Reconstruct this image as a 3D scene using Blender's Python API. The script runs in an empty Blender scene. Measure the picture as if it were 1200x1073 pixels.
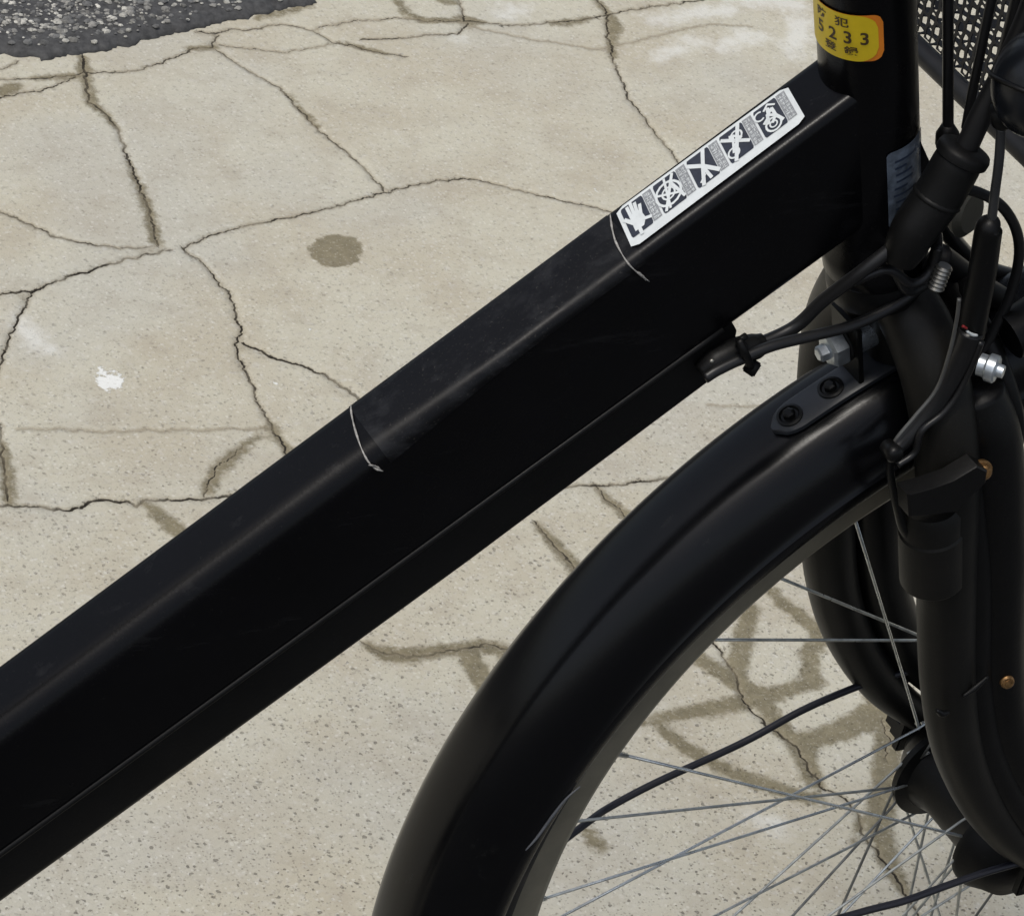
import bpy, bmesh, math, random
import numpy as np
from mathutils import Vector, Matrix, noise
from mathutils.geometry import delaunay_2d_cdt

random.seed(7)
rng = np.random.default_rng(7)
S = bpy.context.scene
COL = S.collection
R = math.radians

# ---------------------------------------------------------------- camera
CP = Vector((-1.1193, -0.9845, 1.479))
YAW, PITCH, ROLL, FPX = 0.664, 0.6074, 0.2713, 4240.3
fw = Vector((math.sin(YAW)*math.cos(PITCH), math.cos(YAW)*math.cos(PITCH), -math.sin(PITCH)))
_r = Vector((math.cos(YAW), -math.sin(YAW), 0))
_u = _r.cross(fw)
cr = _r*math.cos(ROLL)+_u*math.sin(ROLL)
cu = -_r*math.sin(ROLL)+_u*math.cos(ROLL)
cam = bpy.data.cameras.new('camera')
cam.sensor_fit = 'HORIZONTAL'
cam.sensor_width = 36.0
cam.lens = 36.0*FPX/1200.0
cam.clip_start = 0.05
cam.clip_end = 500
cam.dof.use_dof = False
cam.dof.focus_distance = 1.50
cam.dof.aperture_fstop = 64
camo = bpy.data.objects.new('camera', cam)
M = Matrix((cr, cu, -fw)).transposed().to_4x4()
M.translation = CP
camo.matrix_world = M
COL.objects.link(camo)
S.camera = camo

# ---------------------------------------------------------------- light
SUN_EL, SUN_AZ = 65.0, -104.0        # azimuth measured from +Y towards +X
w = bpy.data.worlds.new('World')
S.world = w
w.use_nodes = True
nt = w.node_tree
sky = nt.nodes.new('ShaderNodeTexSky')
sky.sky_type = 'NISHITA'
sky.sun_disc = False
sky.sun_elevation = R(SUN_EL)
sky.sun_rotation = R(SUN_AZ)
sky.air_density = 1.0
sky.dust_density = 3.0
sky.ozone_density = 1.0
bg = nt.nodes['Background']
bg.inputs[1].default_value = 0.12
hsv = nt.nodes.new('ShaderNodeHueSaturation')      # thin overcast: a paler, greyer sky
hsv.inputs['Saturation'].default_value = .55
nt.links.new(sky.outputs[0], hsv.inputs['Color'])
nt.links.new(hsv.outputs[0], bg.inputs[0])
sl = bpy.data.lights.new('sun', 'SUN')
sl.energy = 1.5
sl.angle = R(12)
sl.color = (1.0, 0.955, 0.88)
so = bpy.data.objects.new('sun', sl)
sd = Vector((math.sin(R(SUN_AZ))*math.cos(R(SUN_EL)), math.cos(R(SUN_AZ))*math.cos(R(SUN_EL)), math.sin(R(SUN_EL))))
so.rotation_euler = sd.to_track_quat('Z', 'Y').to_euler()
so.location = (1, 3, 4)
COL.objects.link(so)
S.view_settings.view_transform = 'Standard'
S.view_settings.look = 'None'
S.view_settings.exposure = 0.22
S.view_settings.gamma = 1.0
S.view_settings.use_curve_mapping = False

# ---------------------------------------------------------------- rays (world points from measured directions)
def ray(px, py):
    return fw*FPX+cr*(px-600)-cu*(py-536.5)
def U(px, py, y=0.0):              # point on the vertical plane y = const
    d = ray(px, py)
    return CP+d*((y-CP.y)/d.y)
def UG(px, py, z=0.0):             # point on the ground
    d = ray(px, py)
    return CP+d*((z-CP.z)/d.z)
def UP(px, py, p0, n):             # point on any plane
    d = ray(px, py)
    return CP+d*((p0-CP).dot(n)/d.dot(n))

# ---------------------------------------------------------------- materials
def N(nt, t, **k):
    n = nt.nodes.new(t)
    for a, b in k.items():
        if a.startswith('i_'):
            key = a[2:]
            key = int(key) if key.isdigit() else key.replace('_', ' ')
            n.inputs[key].default_value = b
        else:
            setattr(n, a, b)
    return n
def mat(name, col, rough=.5, metal=0., spec=.5, nscale=60., cvar=.25, rvar=.12, bump=.0, coat=0., bscale=None, dust=0.):
    m = bpy.data.materials.new(name)
    m.use_nodes = True
    t = m.node_tree
    b = t.nodes['Principled BSDF']
    b.inputs['Metallic'].default_value = metal
    b.inputs['Specular IOR Level'].default_value = spec
    b.inputs['Coat Weight'].default_value = coat
    b.inputs['Coat Roughness'].default_value = .12
    tc = N(t, 'ShaderNodeTexCoord')
    n1 = N(t, 'ShaderNodeTexNoise', i_Scale=nscale, i_Detail=6.0, i_Roughness=.65)
    t.links.new(tc.outputs['Object'], n1.inputs['Vector'])
    mr = N(t, 'ShaderNodeMapRange')
    mr.inputs[1].default_value = .3; mr.inputs[2].default_value = .7
    mr.inputs[3].default_value = 1-cvar; mr.inputs[4].default_value = 1+cvar
    t.links.new(n1.outputs[0], mr.inputs[0])
    vm = N(t, 'ShaderNodeVectorMath', operation='SCALE')
    vm.inputs[0].default_value = col[:3]
    t.links.new(mr.outputs[0], vm.inputs['Scale'])
    last = vm.outputs[0]
    if dust > 0:
        n3 = N(t, 'ShaderNodeTexNoise', i_Scale=900., i_Detail=3.0)
        t.links.new(tc.outputs['Object'], n3.inputs['Vector'])
        d = N(t, 'ShaderNodeMapRange')
        d.inputs[1].default_value = .62; d.inputs[2].default_value = .8
        d.inputs[3].default_value = 0; d.inputs[4].default_value = dust
        t.links.new(n3.outputs[0], d.inputs[0])
        mx = N(t, 'ShaderNodeMix', data_type='RGBA')
        mx.inputs['B'].default_value = (.16, .15, .13, 1)
        t.links.new(d.outputs[0], mx.inputs['Factor'])
        t.links.new(last, mx.inputs['A'])
        last = mx.outputs['Result']
    t.links.new(last, b.inputs['Base Color'])
    n2 = N(t, 'ShaderNodeTexNoise', i_Scale=nscale*.4, i_Detail=5.0)
    t.links.new(tc.outputs['Object'], n2.inputs['Vector'])
    r = N(t, 'ShaderNodeMapRange')
    r.inputs[1].default_value = .3; r.inputs[2].default_value = .7
    r.inputs[3].default_value = max(.02, rough-rvar); r.inputs[4].default_value = min(1, rough+rvar)
    t.links.new(n2.outputs[0], r.inputs[0])
    t.links.new(r.outputs[0], b.inputs['Roughness'])
    if bump > 0:
        n4 = N(t, 'ShaderNodeTexNoise', i_Scale=bscale or nscale*6, i_Detail=2.0)
        t.links.new(tc.outputs['Object'], n4.inputs['Vector'])
        bp = N(t, 'ShaderNodeBump', i_Strength=bump, i_Distance=.0004)
        t.links.new(n4.outputs[0], bp.inputs['Height'])
        t.links.new(bp.outputs[0], b.inputs['Normal'])
    return m

MF = mat('black_frame_paint', (.0022, .0022, .0028), .27, spec=.17, nscale=25, bump=.10, bscale=700, dust=.05, rvar=.05)
MFILM = mat('worn_film', (.0026, .0026, .0033), .32, spec=.20, nscale=25, bump=.12, bscale=300, dust=.22, rvar=.12)
MFEND = mat('fender_plastic', (.0020, .0021, .0027), .21, spec=.25, nscale=14, bump=.05, bscale=600, dust=.04, rvar=.04)
def add_scuff(m, sc, col, lo, hi, amt, ang=0.):
    t = m.node_tree; b = t.nodes['Principled BSDF']
    src = b.inputs['Base Color'].links[0].from_socket
    tc = N(t, 'ShaderNodeTexCoord'); mp = N(t, 'ShaderNodeMapping')
    mp.inputs['Rotation'].default_value = (0, ang, 0); mp.inputs['Scale'].default_value = sc
    t.links.new(tc.outputs['Object'], mp.inputs[0])
    n = N(t, 'ShaderNodeTexNoise', i_Scale=1., i_Detail=8., i_Roughness=.72); t.links.new(mp.outputs[0], n.inputs['Vector'])
    r = N(t, 'ShaderNodeMapRange')
    for i, v in enumerate((lo, hi, 0., amt)): r.inputs[i+1].default_value = v
    t.links.new(n.outputs[0], r.inputs[0])
    mx = N(t, 'ShaderNodeMix', data_type='RGBA'); mx.inputs['B'].default_value = (*col, 1)
    t.links.new(r.outputs[0], mx.inputs['Factor']); t.links.new(src, mx.inputs['A']); t.links.new(mx.outputs['Result'], b.inputs['Base Color'])
    a = N(t, 'ShaderNodeMath', operation='ADD'); rs = b.inputs['Roughness'].links[0].from_socket
    t.links.new(rs, a.inputs[0]); t.links.new(r.outputs[0], a.inputs[1]); t.links.new(a.outputs[0], b.inputs['Roughness'])
add_scuff(MFILM, (18, 70, 70), (.05, .053, .060), .50, .80, .34, R(38))
add_scuff(MF, (10, 60, 60), (.05, .05, .052), .60, .85, .35, R(38))
add_scuff(MFEND, (25, 60, 25), (.05, .05, .045), .60, .85, .30)
MFORK = mat('fork_paint', (.0075, .0070, .0058), .46, spec=.24, nscale=30, bump=.15, bscale=900, dust=.08)
MPL = mat('black_plastic', (.0040, .0040, .0040), .42, spec=.20, nscale=40, bump=.15, bscale=500, dust=.08)
MCAB = mat('cable_housing', (.008, .008, .0085), .38, spec=.40, nscale=40, dust=.06)
MRUB = mat('tyre_rubber', (.014, .013, .012), .85, spec=.3, nscale=80, bump=.4, bscale=500, dust=.2)
MRIM = mat('dull_rim_alloy', (.185, .168, .125), .5, metal=.2, spec=.4, nscale=30, cvar=.2)
MSPK = mat('spoke_steel', (.44, .45, .42), .34, metal=.6, nscale=120, cvar=.35)
MSPKS = [MSPK, mat('spoke_tarnished', (.20, .20, .185), .42, metal=.45, nscale=120, cvar=.4), mat('spoke_bright', (.62, .64, .62), .28, metal=.8, nscale=120, cvar=.3)]
MCHR = mat('bright_chrome', (.78, .80, .82), .14, metal=1., nscale=60, cvar=.1, rvar=.06)
MNUT = mat('zinc_plated_nut', (.50, .54, .57), .34, metal=.85, nscale=90, cvar=.35)
MSTL = mat('dull_steel', (.30, .29, .26), .38, metal=.9, nscale=120, cvar=.3)
MBRS = mat('rusty_brass', (.22, .125, .05), .45, metal=.75, nscale=400, cvar=.6)
MBSK = mat('basket_black', (.010, .010, .011), .5, spec=.35, nscale=50)
MSTAY = mat('black_stay_wire', (.012, .012, .017), .42, spec=.45, nscale=80)
MWHT = mat('sticker_white', (.60, .63, .63), .42, nscale=200, cvar=.07)
MPIC = mat('sticker_print_dark', (.018, .022, .035), .45, nscale=300, cvar=.3)
MGRY = mat('sticker_print_grey', (.24, .25, .26), .5, nscale=700, cvar=.35)
MYEL = mat('registration_yellow', (.68, .49, .012), .38, nscale=60, cvar=.12)
MORG = mat('registration_orange', (.72, .21, .015), .38, nscale=60, cvar=.15)
MINK = mat('registration_ink', (.06, .035, .012), .5, nscale=900, cvar=.5)
MLAB = mat('scuffed_grey_label', (.085, .105, .135), .38, spec=.6, nscale=220, cvar=.55, bump=.2, bscale=400)
MLABI = mat('label_ink', (.02, .03, .055), .45, nscale=300)
MSCR = mat('pale_scratch', (.30, .29, .27), .6, nscale=500, cvar=.6)
MRED = mat('red_mark', (.22, .01, .012), .4)
MSAD = mat('saddle_vinyl', (.012, .011, .010), .6, nscale=50)
MSTONE = mat('aggregate_chips', (.30, .29, .27), .75, nscale=70, cvar=.75, bump=.5, bscale=400)

# ---------------------------------------------------------------- mesh helpers
def link(name, verts, faces, m, parent=None, smooth=True, mats=None, fm=None):
    me = bpy.data.meshes.new(name)
    me.from_pydata([tuple(v) for v in verts], [], faces)
    for q in (mats or [m]):
        me.materials.append(q)
    if fm:
        me.polygons.foreach_set('material_index', fm)
    if smooth:
        me.polygons.foreach_set('use_smooth', [True]*len(me.polygons))
    me.update()
    o = bpy.data.objects.new(name, me)
    COL.objects.link(o)
    if parent:
        o.parent = parent
    return o
def sharp(o, ang=35):
    bm = bmesh.new(); bm.from_mesh(o.data)
    bmesh.ops.recalc_face_normals(bm, faces=bm.faces)
    for e in bm.edges:
        if len(e.link_faces) == 2 and e.calc_face_angle() > R(ang):
            e.smooth = False
    bm.to_mesh(o.data); bm.free()
    return o
def spline(P, n):
    P = [Vector(p) for p in P]
    if len(P) < 3:
        return [P[0].lerp(P[-1], i/n) for i in range(n+1)]
    Q = [2*P[0]-P[1]]+P+[2*P[-1]-P[-2]]
    out = []
    segs = len(P)-1
    for s in range(segs):
        k = max(2, n//segs)
        for i in range(k):
            t = i/k
            a, b, c, d = Q[s], Q[s+1], Q[s+2], Q[s+3]
            out.append(.5*((2*b)+(c-a)*t+(2*a-5*b+4*c-d)*t*t+(3*b-a-3*c+d)*t**3))
    out.append(P[-1])
    return out
def lerpl(v, t):
    if not isinstance(v, (list, tuple)):
        return v
    x = t*(len(v)-1); i = min(int(x), len(v)-2)
    return v[i]+(v[i+1]-v[i])*(x-i)
class MB:
    def __init__(s): s.v = []; s.f = []; s.m = []
    def add(s, v, f, mi=0):
        o = len(s.v); s.v += [Vector(a) for a in v]; s.f += [tuple(i+o for i in g) for g in f]; s.m += [mi]*len(f)
        return s
    def tube(s, P, r, seg=14, n=None, flat=(1, 1), cap=True, mi=0, up=None):
        P = spline(P, n) if n else [Vector(p) for p in P]
        T = []
        for i in range(len(P)):
            a = P[max(0, i-1)]; b = P[min(len(P)-1, i+1)]
            T.append((b-a).normalized())
        up = Vector(up) if up else (Vector((0, 1, 0)) if abs(T[0].y) < .9 else Vector((0, 0, 1)))
        nx = (up-T[0]*up.dot(T[0])).normalized()
        V = []; F = []
        for i, p in enumerate(P):
            nx = (nx-T[i]*nx.dot(T[i])).normalized()
            ny = T[i].cross(nx)
            rr = lerpl(r, i/(len(P)-1))
            for k in range(seg):
                a = 2*math.pi*k/seg
                V.append(p+nx*math.cos(a)*rr*flat[0]+ny*math.sin(a)*rr*flat[1])
        for i in range(len(P)-1):
            for k in range(seg):
                k2 = (k+1) % seg
                F.append((i*seg+k, i*seg+k2, (i+1)*seg+k2, (i+1)*seg+k))
        if cap:
            F.append(tuple(range(seg-1, -1, -1)))
            F.append(tuple((len(P)-1)*seg+k for k in range(seg)))
        return s.add(V, F, mi)
    def loft(s, secs, mi=0, cap=True):
        n = len(secs[0]); V = [p for q in secs for p in q]; F = []
        for i in range(len(secs)-1):
            for k in range(n):
                k2 = (k+1) % n
                F.append((i*n+k, i*n+k2, (i+1)*n+k2, (i+1)*n+k))
        if cap:
            F.append(tuple(range(n-1, -1, -1))); F.append(tuple((len(secs)-1)*n+k for k in range(n)))
        return s.add(V, F, mi)
    def lathe(s, p0, ax, prof, seg=28, mi=0, cap=True):
        ax = Vector(ax).normalized()
        up = Vector((0, 0, 1)) if abs(ax.z) < .9 else Vector((0, 1, 0))
        e1 = (up-ax*up.dot(ax)).normalized(); e2 = ax.cross(e1); p0 = Vector(p0)
        V = []; F = []
        for (h, r) in prof:
            for k in range(seg):
                a = 2*math.pi*k/seg
                V.append(p0+ax*h+(e1*math.cos(a)+e2*math.sin(a))*max(r, 1e-5))
        for i in range(len(prof)-1):
            for k in range(seg):
                k2 = (k+1) % seg
                F.append((i*seg+k, i*seg+k2, (i+1)*seg+k2, (i+1)*seg+k))
        if cap:
            F.append(tuple(range(seg-1, -1, -1))); F.append(tuple((len(prof)-1)*seg+k for k in range(seg)))
        return s.add(V, F, mi)
    def box(s, c, ex, ey, ez, mi=0, bev=.15):
        # bevelled box from half-extent vectors
        bm = bmesh.new()
        bmesh.ops.create_cube(bm, size=2)
        c = Vector(c); ex, ey, ez = Vector(ex), Vector(ey), Vector(ez)
        if ex.cross(ey).dot(ez) < 0: ez = -ez
        mn = min(ex.length, ey.length, ez.length)
        for v in bm.verts:
            v.co = c+ex*v.co.x+ey*v.co.y+ez*v.co.z
        bmesh.ops.bevel(bm, geom=list(bm.edges), offset=mn*bev*2, segments=2, affect='EDGES', clamp_overlap=True)
        bm.verts.index_update()
        s.add([v.co.copy() for v in bm.verts], [tuple(v.index for v in f.verts) for f in bm.faces], mi)
        bm.free(); return s
    def build(s, name, m, parent=None, smooth=True, mats=None, sh=None):
        o = link(name, s.v, s.f, m, parent, smooth, mats, s.m if mats else None)
        if sh: sharp(o, sh)
        return o

# ---------------------------------------------------------------- ground: cracked concrete pavement
CR = [  # (polyline in photo pixels, half width mm, depth mm)
 ([(-60,98),(0,93),(46,92),(88,88),(103,85),(128,85),(165,82),(183,75),(216,63),(224,57),(248,55),(255,41)], .9, 2.5),
 ([(0,115),(18,110),(51,106),(70,99),(88,90)], .8, 2),
 ([(-10,86),(0,82),(22,73)], .8, 2),
 ([(97,66),(100,90),(105,120),(122,132),(138,150),(145,172),(152,190),(165,220),(176,250),(184,288)], 1.1, 3),
 ([(-80,205),(0,248),(30,260),(60,275),(100,285),(140,290),(172,290)], 1.1, 3),
 ([(-80,362),(0,344),(38,341),(60,331),(100,318),(140,306),(170,298),(200,292)], 1.1, 3),
 ([(215,290),(240,279),(270,268),(310,261),(360,250),(400,240),(450,226),(480,218),(510,212),(550,209),(575,213),(600,221),(650,233),(700,244),(740,256),(800,290)], .9, 3),
 ([(255,60),(290,82),(328,103),(352,130),(380,158),(410,182),(430,200),(450,223)], 1.0, 3),
 ([(215,290),(243,312),(258,335),(270,345),(276,365),(281,385),(278,405),(283,425),(292,445),(302,468),(315,492),(325,510),(345,545),(380,600)], .9, 3),
 ([(284,402),(300,410),(325,421),(355,429),(385,442),(418,464),(460,500)], 1.6, 3),
 ([(38,341),(30,358),(18,380),(8,405),(2,420),(-12,470),(0,500),(4,540),(9,586)], 1.0, 3),
 ([(-90,585),(0,592),(40,593),(80,598),(100,590),(120,587),(150,588),(160,594),(172,585),(200,586),(235,584),(275,580),(340,586),(420,570),(500,578),(600,572),(680,569),(720,568),(760,563),(790,560),(850,562),(920,555)], 1.5, 4),
 ([(692,-30),(699,0),(711,13),(713,44),(719,68),(728,92),(735,112),(748,130),(770,158),(795,188),(830,240)], 1.0, 3),
 ([(229,38),(253,39),(273,34),(295,35),(328,28),(356,33),(372,39),(391,51),(411,52),(424,58),(450,63),(476,66)], .9, 2.5),
 ([(260,53),(292,57),(334,61),(383,53)], .5, 1.2),
 ([(372,34),(400,27),(440,24),(472,21),(500,24),(545,26)], .6, 1.5),
 ([(424,47),(444,46),(480,45),(500,41),(538,40),(548,28)], .9, 2.5),
 ([(535,-40),(538,0),(545,24),(566,26),(600,30),(620,29),(640,27),(677,24),(710,18),(732,13),(765,8),(820,0),(900,-12),(1060,-30)], 1.0, 3),
 ([(20,502),(110,505),(200,504),(310,501)], .35, .7),
 ([(545,30),(620,46),(700,58),(830,28),(880,30)], .35, .6),
 ([(828,740),(862,790),(870,820),(900,850),(935,876),(948,902),(965,922),(990,935),(1004,950),(1010,975),(1038,1012),(1062,1046),(1080,1078),(1120,1120)], 1.0, 3),
 ([(1034,845),(1041,870),(1040,888)], .6, 1.5),
 ([(425,752),(450,764),(480,770),(510,766),(540,760),(570,756),(600,762),(650,770)], 1.0, 2),
 ([(628,612),(650,640),(672,662),(690,694),(715,725)], .8, 2),
 ([(698,569),(712,586),(740,610)], .7, 1.5),
 ([(238,580),(246,560),(262,540),(285,524)], .7, 1.5),
 ([(830,474),(880,477),(920,470)], .3, .5),
 ([(1178,524),(1215,562)], .6, 1.5),
]
ST = [  # brownish filler / damp dirt bands: (px,py,half width px)
 [(430,755,4),(450,765,9),(475,768,9),(510,763,7),(560,757,7),(590,762,9),(605,775,7)],
 [(548,765,11),(562,790,11),(577,815,10)],
 [(630,615,2),(645,632,6),(665,655,8),(685,680,8),(695,700,8)],
 [(698,570,1),(712,585,5),(730,600,6),(748,618,5)],
 [(172,592,4),(185,603,8),(205,618,9),(228,645,8)],
 [(243,576,4),(255,552,7),(275,532,6),(296,516,3),(322,497,1.5)],
 [(315,495,1),(330,515,3),(345,538,4)],
 [(750,846,2),(776,840,6),(834,830,9),(901,816,8),(934,804,8),(958,799,8)],
 [(768,846,5),(803,875,8),(843,897,8),(882,914,9),(925,928,9),(958,937,8)],
 [(815,768,8),(853,794,11),(891,813,9),(910,847,10),(939,875,12),(953,914,10)],
 [(880,712,8),(867,765,9),(862,790,10)],
 [(896,684,3),(915,703,8),(944,727,9),(977,751,11),(1015,789,12),(1034,818,18)],
 [(962,745,8),(948,765,8),(950,795,9)],
 [(1006,670,2),(1001,699,3),(991,735,9)],
 [(939,870,10),(987,856,12),(1025,837,16),(1072,828,20)],
 [(1044,847,13),(1041,880,13),(1036,930,13),(1029,965,12),(1042,1012,9),(1060,1045,6)],
 [(688,970,2),(694,982,7),(701,992,7)],
 [(97,68,4),(98,84,8),(104,102,4),(108,122,6),(122,133,4),(136,150,2)],
 [(0,108,8),(12,103,9),(20,100,5)],
 [(40,92,2),(88,89,4)],
 [(218,57,1),(236,56,3),(252,55,4)],
 [(150,190,1),(165,222,4),(175,250,5),(183,284,5)],
 [(340,110,1),(352,128,1),(362,138,3),(372,148,1)],
 [(460,-6,4),(478,18,6),(495,24,6),(520,24,5),(536,24,4)],
 [(540,22,8),(552,25,9),(566,26,3)],
 [(516,0,5),(530,2,6)],
 [(645,28,3),(670,27,6),(690,22,3)],
 [(700,2,4),(712,16,4),(721,30,10),(716,48,4),(719,66,3)],
 [(400,50,1),(415,54,3),(440,61,3),(452,63,1)],
 [(300,22,3),(330,16,5),(365,6,3)],
 [(4,520,3),(8,552,5),(11,585,6)],
 [(1010,960,3),(1000,985,1)],
]
def poly2(P):
    return np.array([[*UG(a, b)[:2]] for a, b in P])
segA = []; segB = []; segW = []; segD = []; cpts = []
def fract(P, step, amp, seed):
    out = []
    for i in range(len(P)-1):
        a, b = P[i], P[i+1]; L = np.linalg.norm(b-a); k = max(1, int(L/step))
        for j in range(k):
            out.append(a+(b-a)*j/k)
    out.append(P[-1]); out = np.array(out)
    T = np.gradient(out, axis=0); T /= np.linalg.norm(T, axis=1)[:, None]+1e-9
    Nn = np.stack([-T[:, 1], T[:, 0]], 1)
    off = np.array([amp*(noise.noise(Vector((i*.23, seed, 0)))*1.5+.9*noise.noise(Vector((i*.8, seed, 5)))) for i in range(len(out))])
    return out+Nn*off[:, None], Nn
for ci, (P, hw, dp) in enumerate(CR):
    Q, Nn = fract(poly2(P), .0018, .0019, ci*3.7)
    for i in range(len(Q)):
        wv = hw*.0012*(.75+.75*abs(noise.noise(Vector((i*.35, ci*9.1, 2))))+.5*max(0, noise.noise(Vector((i*.07, ci*5.1, 8)))))
        cpts.append(Q[i]); cpts.append(Q[i]+Nn[i]*wv); cpts.append(Q[i]-Nn[i]*wv)
        if i:
            segA.append(Q[i-1]); segB.append(Q[i]); segW.append(wv); segD.append(dp*.0006)
segA = np.array(segA); segB = np.array(segB); segW = np.array(segW); segD = np.array(segD)
cpts = np.array(cpts)
# background points: fine near the bicycle, then sparse to the horizon
xs = np.arange(-.62, 1.42, .006); ys = np.arange(-.02, 1.62, .006)
gx, gy = np.meshgrid(xs, ys)
gp = np.stack([gx.ravel(), gy.ravel()], 1)+rng.uniform(-.0018, .0018, (gx.size, 2))
keep = np.ones(len(gp), bool)
cell = {}
for p in cpts:
    cell.setdefault((int(p[0]//.006), int(p[1]//.006)), []).append(p)
for i, p in enumerate(gp):
    cx, cy = int(p[0]//.006), int(p[1]//.006)
    for a in (-1, 0, 1):
        for b in (-1, 0, 1):
            for q in cell.get((cx+a, cy+b), ()):
                if (q[0]-p[0])**2+(q[1]-p[1])**2 < 9e-6:
                    keep[i] = False; break
gp = gp[keep]
far = []
for rr, st in ((1.2, .08), (3, .4), (12, 2.), (80, 16.)):
    k = np.arange(-rr, rr+st/2, st)
    a, b = np.meshgrid(k, k); q = np.stack([a.ravel()+.4, b.ravel()+.7], 1)
    ok = (q[:, 0] < -.64)|(q[:, 0] > 1.44)|(q[:, 1] < -.04)|(q[:, 1] > 1.64)
    if rr > 1.2:
        pr = {3: 1.2, 12: 3, 80: 12}[rr]
        ok &= (abs(q[:, 0]-.4) > pr+st*.3)|(abs(q[:, 1]-.7) > pr+st*.3)
    far.append(q[ok])
allp = np.concatenate([cpts, gp]+far)
res = delaunay_2d_cdt([Vector(p) for p in allp], [], [], 0, 1e-6)
V2 = np.array([tuple(v) for v in res[0]]); F2 = [tuple(f) for f in res[2]]
nV = len(V2)
crack = np.zeros(nV); zz = np.zeros(nV)
near = (V2[:, 0] > -.7)&(V2[:, 0] < 1.6)&(V2[:, 1] > -.3)&(V2[:, 1] < 1.8)
ids = np.where(near)[0]
ab = segB-segA; abl = (ab**2).sum(1)+1e-12
dcl = np.full(nV, 1.)
for s0 in range(0, len(ids), 4000):
    I = ids[s0:s0+4000]; p = V2[I]
    lo = p.min(0)-.02; hi = p.max(0)+.02
    m = (np.maximum(segA[:, 0], segB[:, 0]) > lo[0])&(np.minimum(segA[:, 0], segB[:, 0]) < hi[0])&(np.maximum(segA[:, 1], segB[:, 1]) > lo[1])&(np.minimum(segA[:, 1], segB[:, 1]) < hi[1])
    if not m.any(): continue
    A_, B_, L_ = segA[m], ab[m], abl[m]
    d = p[:, None]-A_[None]; t = np.clip((d*B_[None]).sum(2)/L_[None], 0, 1)
    dd = np.sqrt(((d-B_[None]*t[..., None])**2).sum(2))
    k = np.clip(1-dd/segW[m][None], 0, 1)
    zz[I] = -(k*segD[m][None]).max(1)
    crack[I] = (k*np.minimum(1, segD[m][None]/.0013)).max(1)
    dcl[I] = dd.min(1)
def sdist(P, shapes):
    out = np.full(len(P), .05)
    for sh in shapes:
        q = poly2([(a, b) for a, b, c in sh]); wd = np.array([c for a, b, c in sh])/1560.
        for i in range(len(q)-1):
            e = q[i+1]-q[i]; d = P-q[i]; t = np.clip((d@e)/(e@e+1e-12), 0, 1)
            out = np.minimum(out, np.linalg.norm(d-e*t[:, None], axis=1)-(wd[i]+(wd[i+1]-wd[i])*t))
    return np.clip(out, -.05, .05)
Pn = V2[ids]
stain = np.full(nV, .05); stain[ids] = sdist(Pn, ST)
spot = np.full(nV, .05)
c0 = UG(394, 294); ex = (UG(425, 294)-c0); ey = (UG(394, 275)-c0)
Mi = np.linalg.inv(np.array([[ex.x, ey.x], [ex.y, ey.y]]))
q = (Pn-np.array([c0.x, c0.y]))@Mi.T
spot[ids] = np.clip((np.linalg.norm(q, axis=1)-1)*.015, -.05, .05)
white = np.full(nV, .05)
white[ids] = sdist(Pn, [[(119,440,7),(124,452,9),(132,448,10),(138,440,5)], [(117,436,4),(121,434,4)], [(140,449,3),(144,446,2)], [(362,386,3),(366,387,3)], [(322,450,1.5),(325,452,1.5)],
                        [(16,181,2),(18,182,2)], [(33,192,1),(34,193,1)], [(92,233,1.5),(93,234,1.5)], [(663,110,1.5),(664,111,1)], [(700,222,2.5),(701,224,2)]])
chalk = np.full(nV, .05)
chalk[ids] = sdist(Pn, [[(760,24,8),(800,20,10),(850,10,14)], [(770,70,7),(810,50,14),(845,55,12),(880,40,16)], [(850,-6,14),(930,6,20)], [(20,372,10),(52,408,10)], [(590,16,12),(610,10,8)], [(535,46,6),(538,48,4)], [(930,60,16),(940,20,14)], [(905,968,12),(880,960,6)]])
zz += np.where(stain < 0, .0004*np.clip(-stain/.003, 0, 1), 0)
und = np.array([.0009*noise.noise(Vector((v[0]*9, v[1]*9, 0))) for v in V2[ids]])
zz[ids] += und
zz[~near] = 0
me = bpy.data.meshes.new('pavement')
me.from_pydata([(a[0], a[1], z) for a, z in zip(V2, zz)], [], F2)
for nm, arr in (('crack', crack), ('stain', stain), ('spot', spot), ('white', white), ('chalk', chalk), ('cdist', np.clip(dcl, 0, .02))):
    at = me.attributes.new(nm, 'FLOAT', 'POINT')
    at.data.foreach_set('value', arr.astype(np.float32))
me.update()
bm = bmesh.new(); bm.from_mesh(me)
for f in bm.faces:
    f.smooth = True
    if f.normal.z < 0: f.normal_flip()
bm.to_mesh(me); bm.free()
pav = bpy.data.objects.new('pavement', me); COL.objects.link(pav)
pav['kind'] = 'structure'

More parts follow.
